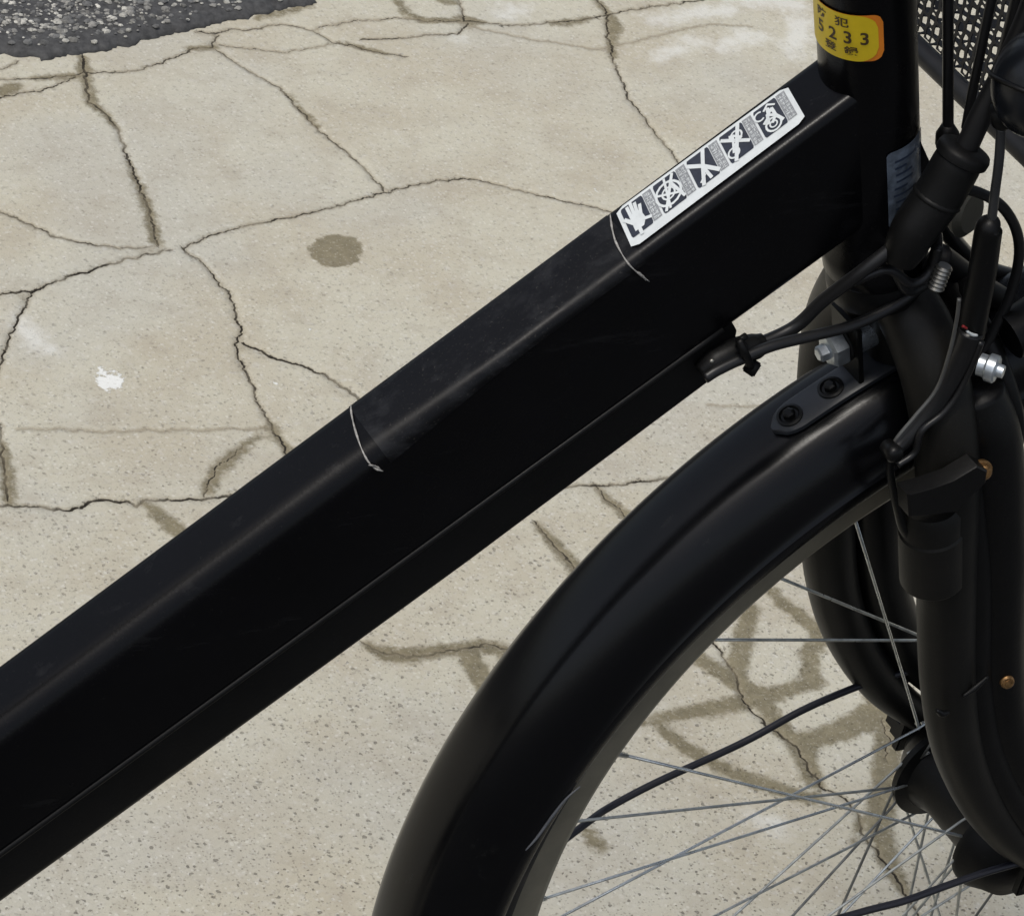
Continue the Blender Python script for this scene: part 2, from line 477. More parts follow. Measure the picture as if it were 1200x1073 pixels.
def ground_mat():
    m = bpy.data.materials.new('cracked_concrete'); m.use_nodes = True
    t = m.node_tree; L = t.links; b = t.nodes['Principled BSDF']
    b.inputs['Specular IOR Level'].default_value = .25
    tc = N(t, 'ShaderNodeTexCoord'); ob = tc.outputs['Object']
    def nz(scale, det=4., rough=.6, off=0.):
        mp = N(t, 'ShaderNodeMapping'); mp.inputs['Location'].default_value = (off, off*2, 0)
        L.new(ob, mp.inputs[0])
        n = N(t, 'ShaderNodeTexNoise', i_Scale=scale, i_Detail=det, i_Roughness=rough)
        L.new(mp.outputs[0], n.inputs['Vector']); return n.outputs[0]
    def rng_(src, a, b_, c=0., d=1., smooth=True):
        r = N(t, 'ShaderNodeMapRange'); r.interpolation_type = 'SMOOTHSTEP' if smooth else 'LINEAR'
        for i, v in enumerate((a, b_, c, d)): r.inputs[i+1].default_value = v
        L.new(src, r.inputs[0]); return r.outputs[0]
    def mth(op, a, b_=None):
        n = N(t, 'ShaderNodeMath', operation=op)
        for i, v in enumerate((a, b_)):
            if v is None: continue
            if isinstance(v, (int, float)): n.inputs[i].default_value = v
            else: L.new(v, n.inputs[i])
        return n.outputs[0]
    def mix(f, a, b_):
        n = N(t, 'ShaderNodeMix', data_type='RGBA')
        if isinstance(f, float): n.inputs['Factor'].default_value = f
        else: L.new(f, n.inputs['Factor'])
        for k, v in (('A', a), ('B', b_)):
            if isinstance(v, tuple): n.inputs[k].default_value = (*v, 1)
            else: L.new(v, n.inputs[k])
        return n.outputs['Result']
    def att(nm):
        a = N(t, 'ShaderNodeAttribute', attribute_name=nm); return a.outputs['Fac']
    cA, cB = (.495, .470, .378), (.445, .408, .318)
    base = mix(rng_(nz(9, 5), .38, .62), cA, cB)
    base = mix(mth('MULTIPLY', rng_(nz(3.3, 3, off=4.), .45, .65), .45), base, (.43, .425, .385))
    base = mix(mth('MULTIPLY', rng_(nz(140, 4, .7, 1.), .5, .7), .42), base, (.55, .535, .49))
    base = mix(mth('MULTIPLY', rng_(nz(230, 3, .7, 2.), .52, .72), .50), base, (.25, .235, .20))
    base = mix(mth('MULTIPLY', rng_(nz(32, 4, .6, 5.), .50, .68), .30), base, (.34, .30, .235))
    # aggregate: pale and dark grains
    def vor(scale, thr, soft, seed, pick):
        mp = N(t, 'ShaderNodeMapping'); mp.inputs['Location'].default_value = (seed, seed, 0); L.new(ob, mp.inputs[0])
        wn = N(t, 'ShaderNodeTexNoise', i_Scale=scale*1.6, i_Detail=2.); L.new(mp.outputs[0], wn.inputs['Vector'])
        wv = N(t, 'ShaderNodeVectorMath', operation='SCALE'); wv.inputs['Scale'].default_value = .7/scale
        L.new(wn.outputs['Color'], wv.inputs[0])
        ad = N(t, 'ShaderNodeVectorMath', operation='ADD'); L.new(mp.outputs[0], ad.inputs[0]); L.new(wv.outputs[0], ad.inputs[1])
        v = N(t, 'ShaderNodeTexVoronoi', i_Scale=scale); v.voronoi_dimensions = '2D'
        L.new(ad.outputs[0], v.inputs['Vector'])
        sp = N(t, 'ShaderNodeSeparateColor'); L.new(v.outputs['Color'], sp.inputs[0])
        size = rng_(sp.outputs[0], pick, 1., 0., thr, False)
        d = mth('SUBTRACT', size, v.outputs['Distance'])
        return rng_(d, -soft*.2, soft)
    y = N(t, 'ShaderNodeSeparateXYZ'); L.new(ob, y.inputs[0])
    dens = rng_(y.outputs[1], .2, 1.0, .8, .22, False)         # wear opens more pits nearer the kerbside
    pit1 = mth('MULTIPLY', vor(210, .30, .07, 0., .70), dens)
    pit2 = mth('MULTIPLY', vor(420, .36, .10, 3., .58), mth('MULTIPLY', dens, .8))
    grain = vor(300, .44, .14, 7., .70)
    base = mix(mth('MULTIPLY', grain, .38), base, (.64, .63, .57))
    base = mix(mth('MULTIPLY', pit2, .75), base, (.15, .135, .105))
    base = mix(mth('MULTIPLY', pit1, .80), base, (.07, .064, .05))
    # chalky patches
    ch = mth('ADD', att('chalk'), mth('MULTIPLY', mth('SUBTRACT', nz(55, 5, .7, 6.), .5), .05))
    base = mix(mth('MULTIPLY', rng_(ch, .010, -.010), .62), base, (.66, .66, .62))
    # brown filler
    wob = mth('MULTIPLY', mth('SUBTRACT', nz(120, 5, .7, 8.), .5), .015)
    sm = rng_(mth('ADD', att('stain'), wob), .0050, -.0016)
    scol = mix(rng_(nz(90, 4, .7, 9.), .35, .65), (.185, .158, .092), (.125, .105, .058))
    scol = mix(mth('MULTIPLY', rng_(nz(420, 2, .7, 9.), .55, .7), .6), scol, (.36, .33, .26))
    base = mix(mth('MULTIPLY', sm, .86), base, scol)
    sp = rng_(mth('ADD', att('spot'), mth('MULTIPLY', mth('SUBTRACT', nz(110, 4, .6, 3.), .5), .011)), .0016, -.0010)
    base = mix(mth('MULTIPLY', sp, .82), base, scol)
    # dirt along cracks and dark groove
    dc = mth('ADD', att('cdist'), mth('MULTIPLY', mth('SUBTRACT', nz(300, 3, .7, 2.), .5), .006))
    base = mix(mth('MULTIPLY', rng_(dc, .0036, .0), .55), base, (.25, .215, .15))
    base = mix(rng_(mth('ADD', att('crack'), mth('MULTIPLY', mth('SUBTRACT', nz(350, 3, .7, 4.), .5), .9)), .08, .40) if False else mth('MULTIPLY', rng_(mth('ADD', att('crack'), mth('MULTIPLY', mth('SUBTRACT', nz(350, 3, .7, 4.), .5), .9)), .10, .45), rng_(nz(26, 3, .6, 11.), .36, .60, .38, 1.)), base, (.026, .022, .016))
    wm = rng_(mth('ADD', att('white'), mth('MULTIPLY', mth('SUBTRACT', nz(200, 4, .7, 1.), .5), .018)), .0012, -.0012)
    base = mix(mth('MULTIPLY', wm, .9), base, (.76, .77, .74))
    L.new(base, b.inputs['Base Color'])
    b.inputs['Roughness'].default_value = .88
    h = mth('ADD', mth('MULTIPLY', nz(300, 5, .7), .6), mth('MULTIPLY', nz(60, 4, .6, 3.), .5))
    h = mth('SUBTRACT', h, mth('MULTIPLY', pit1, 1.2))
    h = mth('SUBTRACT', h, mth('MULTIPLY', pit2, .6))
    h = mth('ADD', h, mth('MULTIPLY', wm, .5))
    bp = N(t, 'ShaderNodeBump', i_Strength=.75, i_Distance=.0012); L.new(h, bp.inputs['Height']); L.new(bp.outputs[0], b.inputs['Normal'])
    return m
me.materials.append(ground_mat())

# ---------------------------------------------------------------- asphalt road edge
edge_px = [(-400,84),(-150,74),(-40,66),(0,64),(20,66),(40,68),(48,72),(60,71),(72,66),(95,64),(120,61),(150,55),(170,48),(185,44),(205,39),(228,36),(250,28),(275,24),(300,20),(320,14),(345,9),(369,6),(371,-4),(420,-30),(520,-60),(700,-120)]
eq = poly2(edge_px); eq, _n = fract(eq, .0028, .0034, 77.)
eq = np.concatenate([eq, np.array([[12., 14.], [12., 60.], [-60., 60.], [-60., 20.]])])
ax_ = []
for p in np.stack(np.meshgrid(np.arange(-.2, .6, .006), np.arange(1.1, 1.7, .006)), -1).reshape(-1, 2)+rng.uniform(-.002, .002, (134*100, 2)):
    ax_.append(p)
nb = len(eq)
res = delaunay_2d_cdt([Vector(p) for p in eq]+[Vector(p) for p in ax_], [(i, (i+1) % nb) for i in range(nb)], [], 1, 1e-6)
V3 = [tuple(v) for v in res[0]]; F3 = [tuple(f) for f in res[2]]
ed = eq[:-4]
def edist(p):
    return np.sqrt(((ed-np.array(p))**2).sum(1)).min()
vz = []
for v in V3:
    if -.3 < v[0] < .8 and v[1] < 1.8:
        d = edist(v)
        vz.append(.001+.0045*min(1, d/.010)**.6+.0028*noise.noise(Vector((v[0]*70, v[1]*70, 0)))*min(1, d/.01))
    else: vz.append(.0055)
# a skirt turns the sheet's rim down to the concrete
asph = link('asphalt_road', [(v[0], v[1], z) for v, z in zip(V3, vz)], F3, None, mats=[mat('asphalt', (.050, .050, .050), .82, nscale=160, cvar=.5, bump=1., bscale=260, dust=.35)])
bm = bmesh.new(); bm.from_mesh(asph.data)
bmesh.ops.recalc_face_normals(bm, faces=bm.faces)
if sum(f.normal.z for f in bm.faces) < 0:
    bmesh.ops.reverse_faces(bm, faces=bm.faces)
be = [e for e in bm.edges if e.is_boundary and e.verts[0].co.y < 2]
r_ = bmesh.ops.extrude_edge_only(bm, edges=be)
for g in r_['geom']:
    if isinstance(g, bmesh.types.BMVert): g.co.z = -.002
bm.to_mesh(asph.data); bm.free()
asph['kind'] = 'structure'
dark_sheet = link('added_dark_sheet', [(-60, -60, .006), (60, -60, .006), (60, -.16, .006), (-60, -.16, .006), (60, -.16, -.002), (-60, -.16, -.002)], [(0, 1, 2, 3), (3, 2, 4, 5)], None, smooth=False, mats=[asph.data.materials[0]])  # unseen sheet added on the camera side so the tube's flank reflects dark ground
dark_sheet['kind'] = 'structure'
# aggregate chips standing out of the asphalt
def chip(mb, c, r):
    a = rng.uniform(0, 6.28)
    V = []; F = []
    for ring_, (h, k) in enumerate(((-.35, .8), (.1, 1.), (.5, .62))):
        for j in range(6):
            b_ = a+j*math.pi/3
            rr = r*k*rng.uniform(.75, 1.15)
            V.append((c[0]+rr*math.cos(b_), c[1]+rr*math.sin(b_)*.85, c[2]+r*h*.75))
    V.append((c[0], c[1], c[2]+r*.52)); 
    for q_ in range(2):
        for j in range(6):
            j2 = (j+1) % 6
            F.append((q_*6+j, q_*6+j2, q_*6+6+j2, q_*6+6+j))
    for j in range(6): F.append((12+j, 12+(j+1) % 6, 18))
    mb.add(V, F, int(rng.integers(0, 3)))
cm = MB()
path = [Vector(p) for p in eq[:-4]]
for _ in range(9000):
    px = rng.uniform(-140, 470); py = rng.uniform(-150, 72)
    g = UG(px, py)
    p2 = np.array([g.x, g.y])
    dd = np.sqrt(((ed-p2)**2).sum(1)); i = int(dd.argmin())
    if i in (0, len(ed)-1): continue
    T = ed[i+1]-ed[i-1]
    if T[0]*(p2-ed[i])[1]-T[1]*(p2-ed[i])[0] < 0: continue     # keep the road side only
    d = dd[i]
    if d < .004: continue
    if rng.uniform() > min(1, (d-.002)/.035)**1.1: continue
    r = rng.choice([.0013, .0018, .0025, .0035, .0048], p=[.34, .3, .2, .12, .04])
    if d < r*1.6: continue
    zc = .0056+.0028*noise.noise(Vector((p2[0]*70, p2[1]*70, 0)))
    chip(cm, (p2[0], p2[1], zc), r)
chips = cm.build('road_aggregate', None, None, smooth=False, mats=[
    mat('aggregate_dark', (.115, .115, .112), .8, nscale=90, cvar=.6),
    mat('aggregate_grey', (.19, .185, .17), .8, nscale=90, cvar=.6),
    mat('aggregate_pale', (.37, .36, .32), .7, nscale=70, cvar=.75)])
chips['kind'] = 'stuff'; chips['label'] = 'grey and pale stone chips standing out of the dark asphalt edge'; chips['category'] = 'aggregate'

# ================================================================ the bicycle
bike = bpy.data.objects.new('bicycle', None); COL.objects.link(bike)
bike.empty_display_size = .2
bike['label'] = 'black city bicycle with a wide down tube and a warning sticker, parked on cracked concrete'
bike['category'] = 'bicycle'
RW = .33; RF = .347
HA = 1.2055
AA = Vector((-math.cos(HA), 0, math.sin(HA)))
PF = Vector((math.sin(HA), 0, math.cos(HA)))
A0 = Vector((0, 0, RW))-PF*.045
def AX(t, f=0., y=0.): return A0+AA*t+PF*f+Vector((0, y, 0))
Y = Vector((0, 1, 0))
# angular frame round the steering axis: E1 faces the viewer's side, E2 runs forward
_c = (CP-AX(.5)); _c = (_c-AA*_c.dot(AA)).normalized()
E1 = _c; E2 = AA.cross(E1)
if E2.dot(cr) < 0: E2 = -E2
def HT(t, ang, r): return AX(t)+E1*math.cos(R(ang))*r+E2*math.sin(R(ang))*r

# head tube (flared ends, weld bead)
mb = MB()
rh = .0205
mb.lathe(AX(.404), AA, [(0, .0215), (.002, .0228), (.012, .0228), (.016, .0208), (.05, rh), (.155, rh), (.165, .0228), (.176, .0228), (.178, .0215)], 48)
mb.build('head_tube', MF, bike, sh=50)
mb = MB().lathe(AX(.388), AA, [(0, .0185), (.003, .0215), (.010, .0220), (.0155, .0205)], 40)
mb.build('headset_lower_cup', MPL, bike, sh=50)
MB().lathe(AX(.583), AA, [(0, .0205), (.004, .0222), (.011, .0215), (.017, .017)], 40).build('headset_upper_cup', MPL, bike, sh=50)

# down tube: lofted rounded-box section
def line_pts(a, b, y):          # straight edge through two measured points, carried on to the bracket shell
    p, q = U(*a, y), U(*b, y); k = (q.z-p.z)/(q.x-p.x)
    return [(x, p.z+k*(x-p.x)) for x in (-1.0, -.6, -.2, -.15)]
top = line_pts((0, 785), (930, 95), .0125)
bot = line_pts((380, 736), (977, 303), -.0135)
def interp(T, x): return float(np.interp(x, [a for a, b in T], [b for a, b in T]))
def smooth_i(T, x, h=.03): return sum(interp(T, x+k*h/3) for k in range(-3, 4))/7
def rsec(c, nrm, hw, hh, rt, rb, k=7):
    # rounded rectangle in (Y, nrm), first the far top corner, clockwise
    out = []
    for (sy, sz, rr, a0) in ((1, 1, .0055, 0), (-1, 1, rt, 90), (-1, -1, rb, 180), (1, -1, rb, 270)):
        for i in range(k+1):
            a = R(a0+90*i/k)
            cy = sy*(hw-rr); cz = sz*(hh-rr)
            out.append(c+Y*(cy+rr*math.cos(a))+nrm*(cz+rr*math.sin(a)))
    return out
def dt_frame(x):
    zt = smooth_i(top, x); zb = smooth_i(bot, x)
    th = math.atan2(smooth_i(top, x+.03)-smooth_i(top, x-.03), .06)
    nrm = Vector((-math.sin(th), 0, math.cos(th)))
    hh = (zt-zb)*math.cos(th)/2
    return Vector((x, 0, (zt+zb)/2)), nrm, hh, Vector((math.cos(th), 0, math.sin(th)))
def foot(p):
    x = p.x
    for _ in range(3):
        c, n, hh, tt = dt_frame(x)
        x += (p-c).dot(tt)*tt.x
    return (x,)+dt_frame(x)
HWD = .0160
YO = .0012
def RT(x):
    k = min(1, max(0, (x+.43)/.085)); k = k*k*(3-2*k)
    return .0115*(1-k)+.0050*k
secs = []
for x in np.linspace(-.80, -.203, 90):
    c, n, hh, tt = dt_frame(x)
    secs.append(rsec(c+Y*YO, n, HWD, hh, RT(x), .010))
MB().loft(secs).build('down_tube', MF, bike, sh=60)
# protective film sleeve on the middle of the tube with its two pale rims
def film_x(px): return foot(U(px, np.interp(px, [0, 930], [785, 95]), .0125))[0]
xa, xb = film_x(411), film_x(714)
V = []; F = []; nx_ = 60
for i, x in enumerate(np.linspace(xa, xb, nx_)):
    c, n, hh, tt = dt_frame(x)
    q = rsec(c+Y*YO, n, HWD+.0002, hh+.0002, RT(x)+.0001, .010)[2:16]
    V += q; kq = len(q)
for i in range(nx_-1):
    for j in range(kq-1):
        F.append((i*kq+j, (i+1)*kq+j, (i+1)*kq+j+1, i*kq+j+1))
link('protective_film', V, F, MFILM, bike)
for pts_ in (((411,474),(412,486),(416,503),(423,524),(431,540),(440,549),(449,552)), ((715,251),(717,266),(721,282),(729,298),(738,311),(749,321),(761,330))):
    pts = []
    for px, py in pts_:
        # onto the rounded tube: march the ray to the section
        d = ray(px, py).normalized(); lo_, hi_ = 1.0, 1.7; best = None
        for k in range(2200):
            p = CP+d*(1.15+k*.0003)
            if abs(p.y) > .03 or p.x > -.15: continue
            fx, c, n, hh, tt = foot(p); rt = RT(fx) if p.y < YO else .0055
            a_, b_ = abs((p-c).y-YO)-(HWD-rt), (p-c).dot(n)-(hh-rt)
            dist_ = math.hypot(max(a_, 0), max(b_, 0))+min(max(a_, b_), 0)-rt
            if best is None or dist_ < best[0]: best = (dist_, p)
            if dist_ < .0011: best = (dist_, p); break
        pts.append(best[1])
    MB().tube(pts, [.0002, .0005, .0003, .00055, .0002, .0005, .00025, .0005, .00015], 6, n=36).build('film_edge', MSCR, bike)
# little scratches
def scratch(P, r, y=None, name='scratch'):
    MB().tube(P, [r*.3, r, r*.6, r, r*.2], 5, n=14).build(name, MSCR, bike)
def on_side(px, py): return U(px, py, YO-HWD-.0002)
scratch([on_side(a, b) for a, b in ((745,318),(752,322),(757,329))], .0005)
scratch([on_side(a, b) for a, b in ((432,545),(440,546),(447,551))], .0005)

# cable cover under the tube
secs = []
for x in np.linspace(-.80, -.286, 80):
    c, n, hh, tt = dt_frame(x)
    low = U(0, 1065, -.012), U(440, 745, -.012), U(823, 459, -.012)
    zl = float(np.interp(x, [low[0].x-.3, low[0].x, low[1].x, low[2].x], [low[0].z-.3*.77, low[0].z, low[1].z, low[2].z]))
    if x > low[2].x: zl = low[2].z+(x-low[2].x)*.77
    bott = (c.z-zl)*n.z   # distance below centre, along the normal
    k = 1.0
    if x > -.296: k = max(.3, 1-((x+.296)/.010)**2*.7)
    d = max(.006, (bott-hh))*k
    if int(x*1000) % 40 == 0: print('COV', x, bott, hh, d)
    cc = c-n*(hh+d/2-.004)
    secs.append(rsec(cc, n, .0125, d/2+.004, .0015, .0060))
MB().loft(secs).build('cable_cover', MPL, bike, sh=50)
pts = []
for x in np.linspace(-.79, -.29, 40):
    c, n, hh, tt = dt_frame(x)
    pts.append(c-n*(hh-.0055)-Y*(HWD-.0008-YO))
MB().tube(pts, .0016, 8).build('cover_seam', MPL, bike)

# ---------------------------------------------------------------- warning sticker on the tube's top face
c_, n_, hh_, t_ = dt_frame(-.265)
P0 = c_+n_*(hh_+.0004)
cor = [UP(a, b, P0, n_) for a, b in ((741.5, 293), (945, 140), (922.5, 101), (721.5, 248))]   # near-rear, near-front, far-front, far-rear
def SP(u, v, h=0.):   # u along the tube, v 0 at the viewer's edge, 1 at the far edge
    a = cor[0].lerp(cor[1], u); b = cor[3].lerp(cor[2], u)
    p = a.lerp(b, v)
    fx, c, n, hh, tt = foot(p)
    q = p-n*((p-c).dot(n)-hh)
    rt = RT(fx) if q.y < YO else .0055; over = abs(q.y-YO)-(HWD-rt)
    drop = rt-math.sqrt(max(0, rt*rt-min(over, rt*.9)**2)) if over > 0 else 0
    return q-n*drop+n*(.0009+h)
def patch(mb, quads, h, mi=0, res=1):
    for (p00, p10, p11, p01) in quads:
        V = []; F = []
        nu = res; nv = res
        for i in range(nu+1):
            for j in range(nv+1):
                s_, t2 = i/nu, j/nv
                u = (p00[0]*(1-s_)+p10[0]*s_)*(1-t2)+(p01[0]*(1-s_)+p11[0]*s_)*t2
                v = (p00[1]*(1-s_)+p10[1]*s_)*(1-t2)+(p01[1]*(1-s_)+p11[1]*s_)*t2
                V.append(SP(u, v, h))
        for i in range(nu):
            for j in range(nv):
                F.append((i*(nv+1)+j, (i+1)*(nv+1)+j, (i+1)*(nv+1)+j+1, i*(nv+1)+j+1))
        mb.add(V, F, mi)
def rr_patch(mb, u0, v0, u1, v1, ru, rv, h, mi=0):
    # rounded rectangle as a grid with trimmed corners
    us = np.linspace(u0, u1, 25); n = 25
    V = []; F = []
    for u in us:
        d = min(u-u0, u1-u)
        k = 0 if d >= ru else rv*(1-math.sqrt(max(0, 1-((ru-d)/ru)**2)))
        for v in np.linspace(v0+k, v1-k, 9): V.append(SP(u, v, h))
    for i in range(24):
        for j in range(8):
            F.append((i*9+j, (i+1)*9+j, (i+1)*9+j+1, i*9+j+1))
    mb.add(V, F, mi)
mb = MB(); rr_patch(mb, 0, 0, 1, 1, .014, .07, 0)
st = mb.build('warning_sticker', MWHT, bike)
st['label'] = 'long white and black sticker with five warning pictograms'
SL = (cor[1]-cor[0]).length; SW = (cor[3]-cor[0]).length
print('STICKER', SL, SW, [tuple(round(c, 4) for c in p) for p in cor])
def stroke(mb, pts, wd, h=.00035, mi=0):
    if wd > .0004: wd *= 1.4
    # pts in sticker (u,v); wd in metres
    for i in range(len(pts)-1):
        a, b = pts[i], pts[i+1]
        dx, dy = (b[0]-a[0])*SL, (b[1]-a[1])*SW
        l = math.hypot(dx, dy)
        if l < 1e-7: continue
        nx, ny = -dy/l*wd/2/SL, dx/l*wd/2/SW
        ex_, ey_ = dx/l*wd*.3/SL, dy/l*wd*.3/SW
        hh2 = h+.00001*i
        patch(mb, [((a[0]-nx-ex_, a[1]-ny-ey_), (b[0]-nx+ex_, b[1]-ny+ey_), (b[0]+nx+ex_, b[1]+ny+ey_), (a[0]+nx-ex_, a[1]+ny-ey_))], hh2, mi)
def circ(cx, cy, r, a0=0, a1=360, n=16):
    return [(cx+r*math.cos(R(a0+(a1-a0)*i/n))/SL, cy+r*math.sin(R(a0+(a1-a0)*i/n))/SW) for i in range(n+1)]
def fillp(mb, pts, h=.00034, mi=0):
    V = [SP(u, v, h) for u, v in pts]; mb.add(V, [tuple(range(len(V)))], mi)
PANS = [(.022, .196), (.208, .392), (.404, .582), (.594, .780), (.792, .975)]
VB, VT = .20, .93
for i, (u0, u1) in enumerate(PANS):
    mb = MB()
    us = u0+(u1-u0)*.71
    rr_patch(mb, u0, VB, us, VT, .008, .05, .00018)
    panel = mb.build('pictogram_panel', MPIC, st)
    mb = MB(); patch(mb, [((us+.003, VB+.02), (u1, VB+.02), (u1, VT), (us+.003, VT))], .00018, 0, 3)
    tx = MB()
    random.seed(20+i)
    for row in range(2):
        for k in range(7):   # rows of tiny upright characters read across the tube
            cu_ = us+.010+(u1-us-.014)*(.22+.5*row); cv = VB+.07+(VT-VB-.1)*k/6.6
            for q in range(3):
                du = random.uniform(-.006, .006); dv = random.uniform(-.035, .035)
                if random.random() < .5: stroke(tx, [(cu_+du, cv-.035), (cu_+du, cv+.03)], .00022, .0003)
                else: stroke(tx, [(cu_-.008, cv+dv), (cu_+.008, cv+dv)], .00022, .0003)
    mb.build('text_strip', MGRY, st)
    tx.build('small_lettering', MWHT, st, smooth=False)
    g = MB()
    W_ = us-u0; H_ = VT-VB
    def q_(a, b): return (u0+W_*a, VB+H_*b)
    def ql(L): return [q_(a, b) for a, b in L]
    lw = .0009
    if i == 0:      # open hand
        fillp(g, ql([(.22, .12), (.62, .12), (.80, .30), (.72, .62), (.45, .66), (.22, .62)]))
        for k, (a, b) in enumerate(((.28, .92), (.46, 1.0), (.62, .90), (.78, .76))):
            stroke(g, ql([(.30+.13*k, .5), (a, b)]), .0011, .00042)
        stroke(g, ql([(.30, .35), (.02, .62)]), .0013, .00044)
        stroke(g, ql([(.70, .30), (1.0, .22)]), .0011, .00046)
        stroke(g, ql([(.42, .12), (.42, -.06)]), .0012, .00048)
    elif i == 1:    # wheel with foot, barred
        stroke(g, circ(*q_(.45, .48), .0060), .0008)
        stroke(g, circ(*q_(.45, .48), .0030), .0006, .00045)
        stroke(g, ql([(.12, .05), (.85, .95)]), .0010, .00050)
        stroke(g, ql([(.05, .60), (.95, .25)]), .0008, .00054)
        stroke(g, ql([(.50, .95), (.30, .05)]), .0008, .00058)
        stroke(g, ql([(.65, .80), (.95, .10)]), .0010, .00062)
    elif i == 2:    # figure crossed out
        stroke(g, ql([(.0, .82), (.5, .55), (1.0, .12)]), .0014)
        stroke(g, ql([(.78, 1.0), (.5, .5), (.25, .0)]), .0013, .00050)
        stroke(g, ql([(.5, .5), (.62, .05)]), .0011, .00055)
        stroke(g, ql([(.20, .10), (.45, .25)]), .0008, .00060)
    elif i == 3:    # bicycle crossed out
        stroke(g, circ(*q_(.26, .26), .0026), .0006)
        stroke(g, circ(*q_(.62, .70), .0026), .0006)
        stroke(g, ql([(.05, .85), (.95, .30)]), .0012, .00045)
        stroke(g, ql([(.85, 1.0), (.22, .0)]), .0013, .00052)
        stroke(g, ql([(.26, .26), (.5, .75), (.75, .55), (.40, .45)]), .0008, .00058)
        fillp(g, ql([(.28, .66), (.44, .60), (.50, .78), (.36, .84)]), .00040)
    else:           # rider on a bicycle
        stroke(g, circ(*q_(.50, .24), .0036), .0007)
        stroke(g, circ(*q_(.50, .24), .0017), .0005, .00045)
        stroke(g, circ(*q_(.17, .74), .0024, 60, 300), .0006)
        stroke(g, ql([(.35, .35), (.45, .62), (.70, .72), (.72, .45), (.88, .18)]), .0011, .00050)
        stroke(g, ql([(.45, .62), (.72, .45), (.50, .30)]), .0010, .00056)
        stroke(g, ql([(.40, .80), (.62, .92), (.86, .78)]), .0007, .00060)
        fillp(g, ql([(.44, .66), (.58, .62), (.64, .80), (.50, .88)]), .00042)
        stroke(g, ql([(.20, .42), (.38, .50)]), .0010, .00064)
    g.build('pictogram', MWHT, st, smooth=False)
random.seed(11)

# ---------------------------------------------------------------- registration sticker round the head tube
def wrap_patch(name, m, t0, t1, a0, a1, r, parent, rc=0., n=40, k=6, rca=8.):
    mb = MB(); V = []; F = []
    for i in range(n+1):
        a = a0+(a1-a0)*i/n
        d = min(a-a0, a1-a); ins = 0
        if rc > 0 and d < rca: ins = rc*(1-math.sqrt(max(0, 1-((rca-d)/rca)**2)))
        for j in range(k+1): V.append(HT(t0+ins+(t1-t0-2*ins)*j/k, a, r))
    for i in range(n):
        for j in range(k): F.append((i*(k+1)+j, (i+1)*(k+1)+j, (i+1)*(k+1)+j+1, i*(k+1)+j+1))
    mb.add(V, F)
    return mb.build(name, m, parent)
T0, T1 = .5325, .5560
ORG = wrap_patch('registration_sticker', MORG, T0, T1, -112, 18.5, rh+.0004, bike, .0045, rca=13)
ORG['label'] = 'yellow registration sticker with number and orange rim'
wrap_patch('yellow_field', MYEL, T0, T1, -110, 12.5, rh+.0006, ORG, .0068, rca=24)
def wrapped_text(body, size, tc, ac, r, m, parent, name, step=None, sx=1.):
    mb = MB()
    for k, ch in enumerate(body):
        cu2 = bpy.data.curves.new('glyph', 'FONT'); cu2.body = ch; cu2.size = size
        cu2.align_x = 'CENTER'; cu2.align_y = 'CENTER'; cu2.resolution_u = 4; cu2.offset = size*.02
        o = bpy.data.objects.new('glyph', cu2)
        COL.objects.link(o)
        dg = bpy.context.evaluated_depsgraph_get(); dg.update()
        gm = bpy.data.meshes.new_from_object(o.evaluated_get(dg))
        a = ac+step*k
        V = [HT(tc+v.co.y, a+math.degrees(v.co.x*sx/rh), r) for v in gm.vertices]
        mb.add(V, [tuple(p.vertices) for p in gm.polygons])
        bpy.data.meshes.remove(gm); bpy.data.objects.remove(o); bpy.data.curves.remove(cu2)
    return mb.build(name, m, parent, smooth=False)
wrapped_text('5233', .0086, .5440, -59, rh+.0008, MINK, ORG, 'number_lettering', 18.8, .95)
wrapped_text('防犯', .0050, .5513, -57, rh+.0008, MINK, ORG, 'top_lettering', 29, 1.25)
wrapped_text('登録', .0048, .5372, -44, rh+.0008, MINK, ORG, 'bottom_lettering', 26, 1.25)
# scuffed grey label lower on the forward side
GL = wrap_patch('frame_label', MLAB, .440, .482, 17, 84, rh+.0005, bike, .002)
mb = MB()
random.seed(3)
for k in range(9):
    t = .446+k*.0037; a = 24+random.uniform(0, 4); b = a+random.uniform(12, 38)
    V = []; F = []
    for i in range(7):
        aa = a+(b-a)*i/6
        V += [HT(t, aa, rh+.0008), HT(t+.0011, aa, rh+.0008)]
    F = [(2*i, 2*i+2, 2*i+3, 2*i+1) for i in range(6)]
    mb.add(V, F)
mb.build('label_print', MLABI, GL)

# ---------------------------------------------------------------- fork
def blade(s, name):
    e = bpy.data.objects.new(name, None)
    P = [AX(.385, .008, 0), AX(.376, .008, s*.020), AX(.352, .007, s*.037), AX(.315, .004, s*.048), AX(.25, 0, s*.052), AX(.18, -.001, s*.053), AX(.13, .003, s*.054), AX(.085, .014, s*.055), AX(.045, .030, s*.056), Vector((0, s*.056, RW+.012))]
    o = MB().tube(P, [.0140, .0150, .0150, .0145, .0140, .0135, .0128, .0118, .0105, .0085], 22, n=70, flat=(1, 1)).build(name, MFORK, bike)
    return o
bl = blade(-1, 'fork_blade')
br = blade(1, 'fork_blade')
MB().lathe(AX(.345, .010), AA, [(0, .010), (.004, .0145), (.03, .016), (.044, .018)], 30).build('fork_crown', MFORK, bike, sh=50)
for s in (-1, 1):
    mb = MB()
    mb.box(Vector((.0, s*.056, RW+.002)), (.009, 0, 0), (0, .0025, 0), (0, 0, .012))
    mb.lathe(Vector((0, s*.058, RW)), (0, s, 0), [(0, .009), (.006, .009), (.0065, .007), (.013, .007)], 6)
    mb.build('dropout', MPL, bike, sh=30)
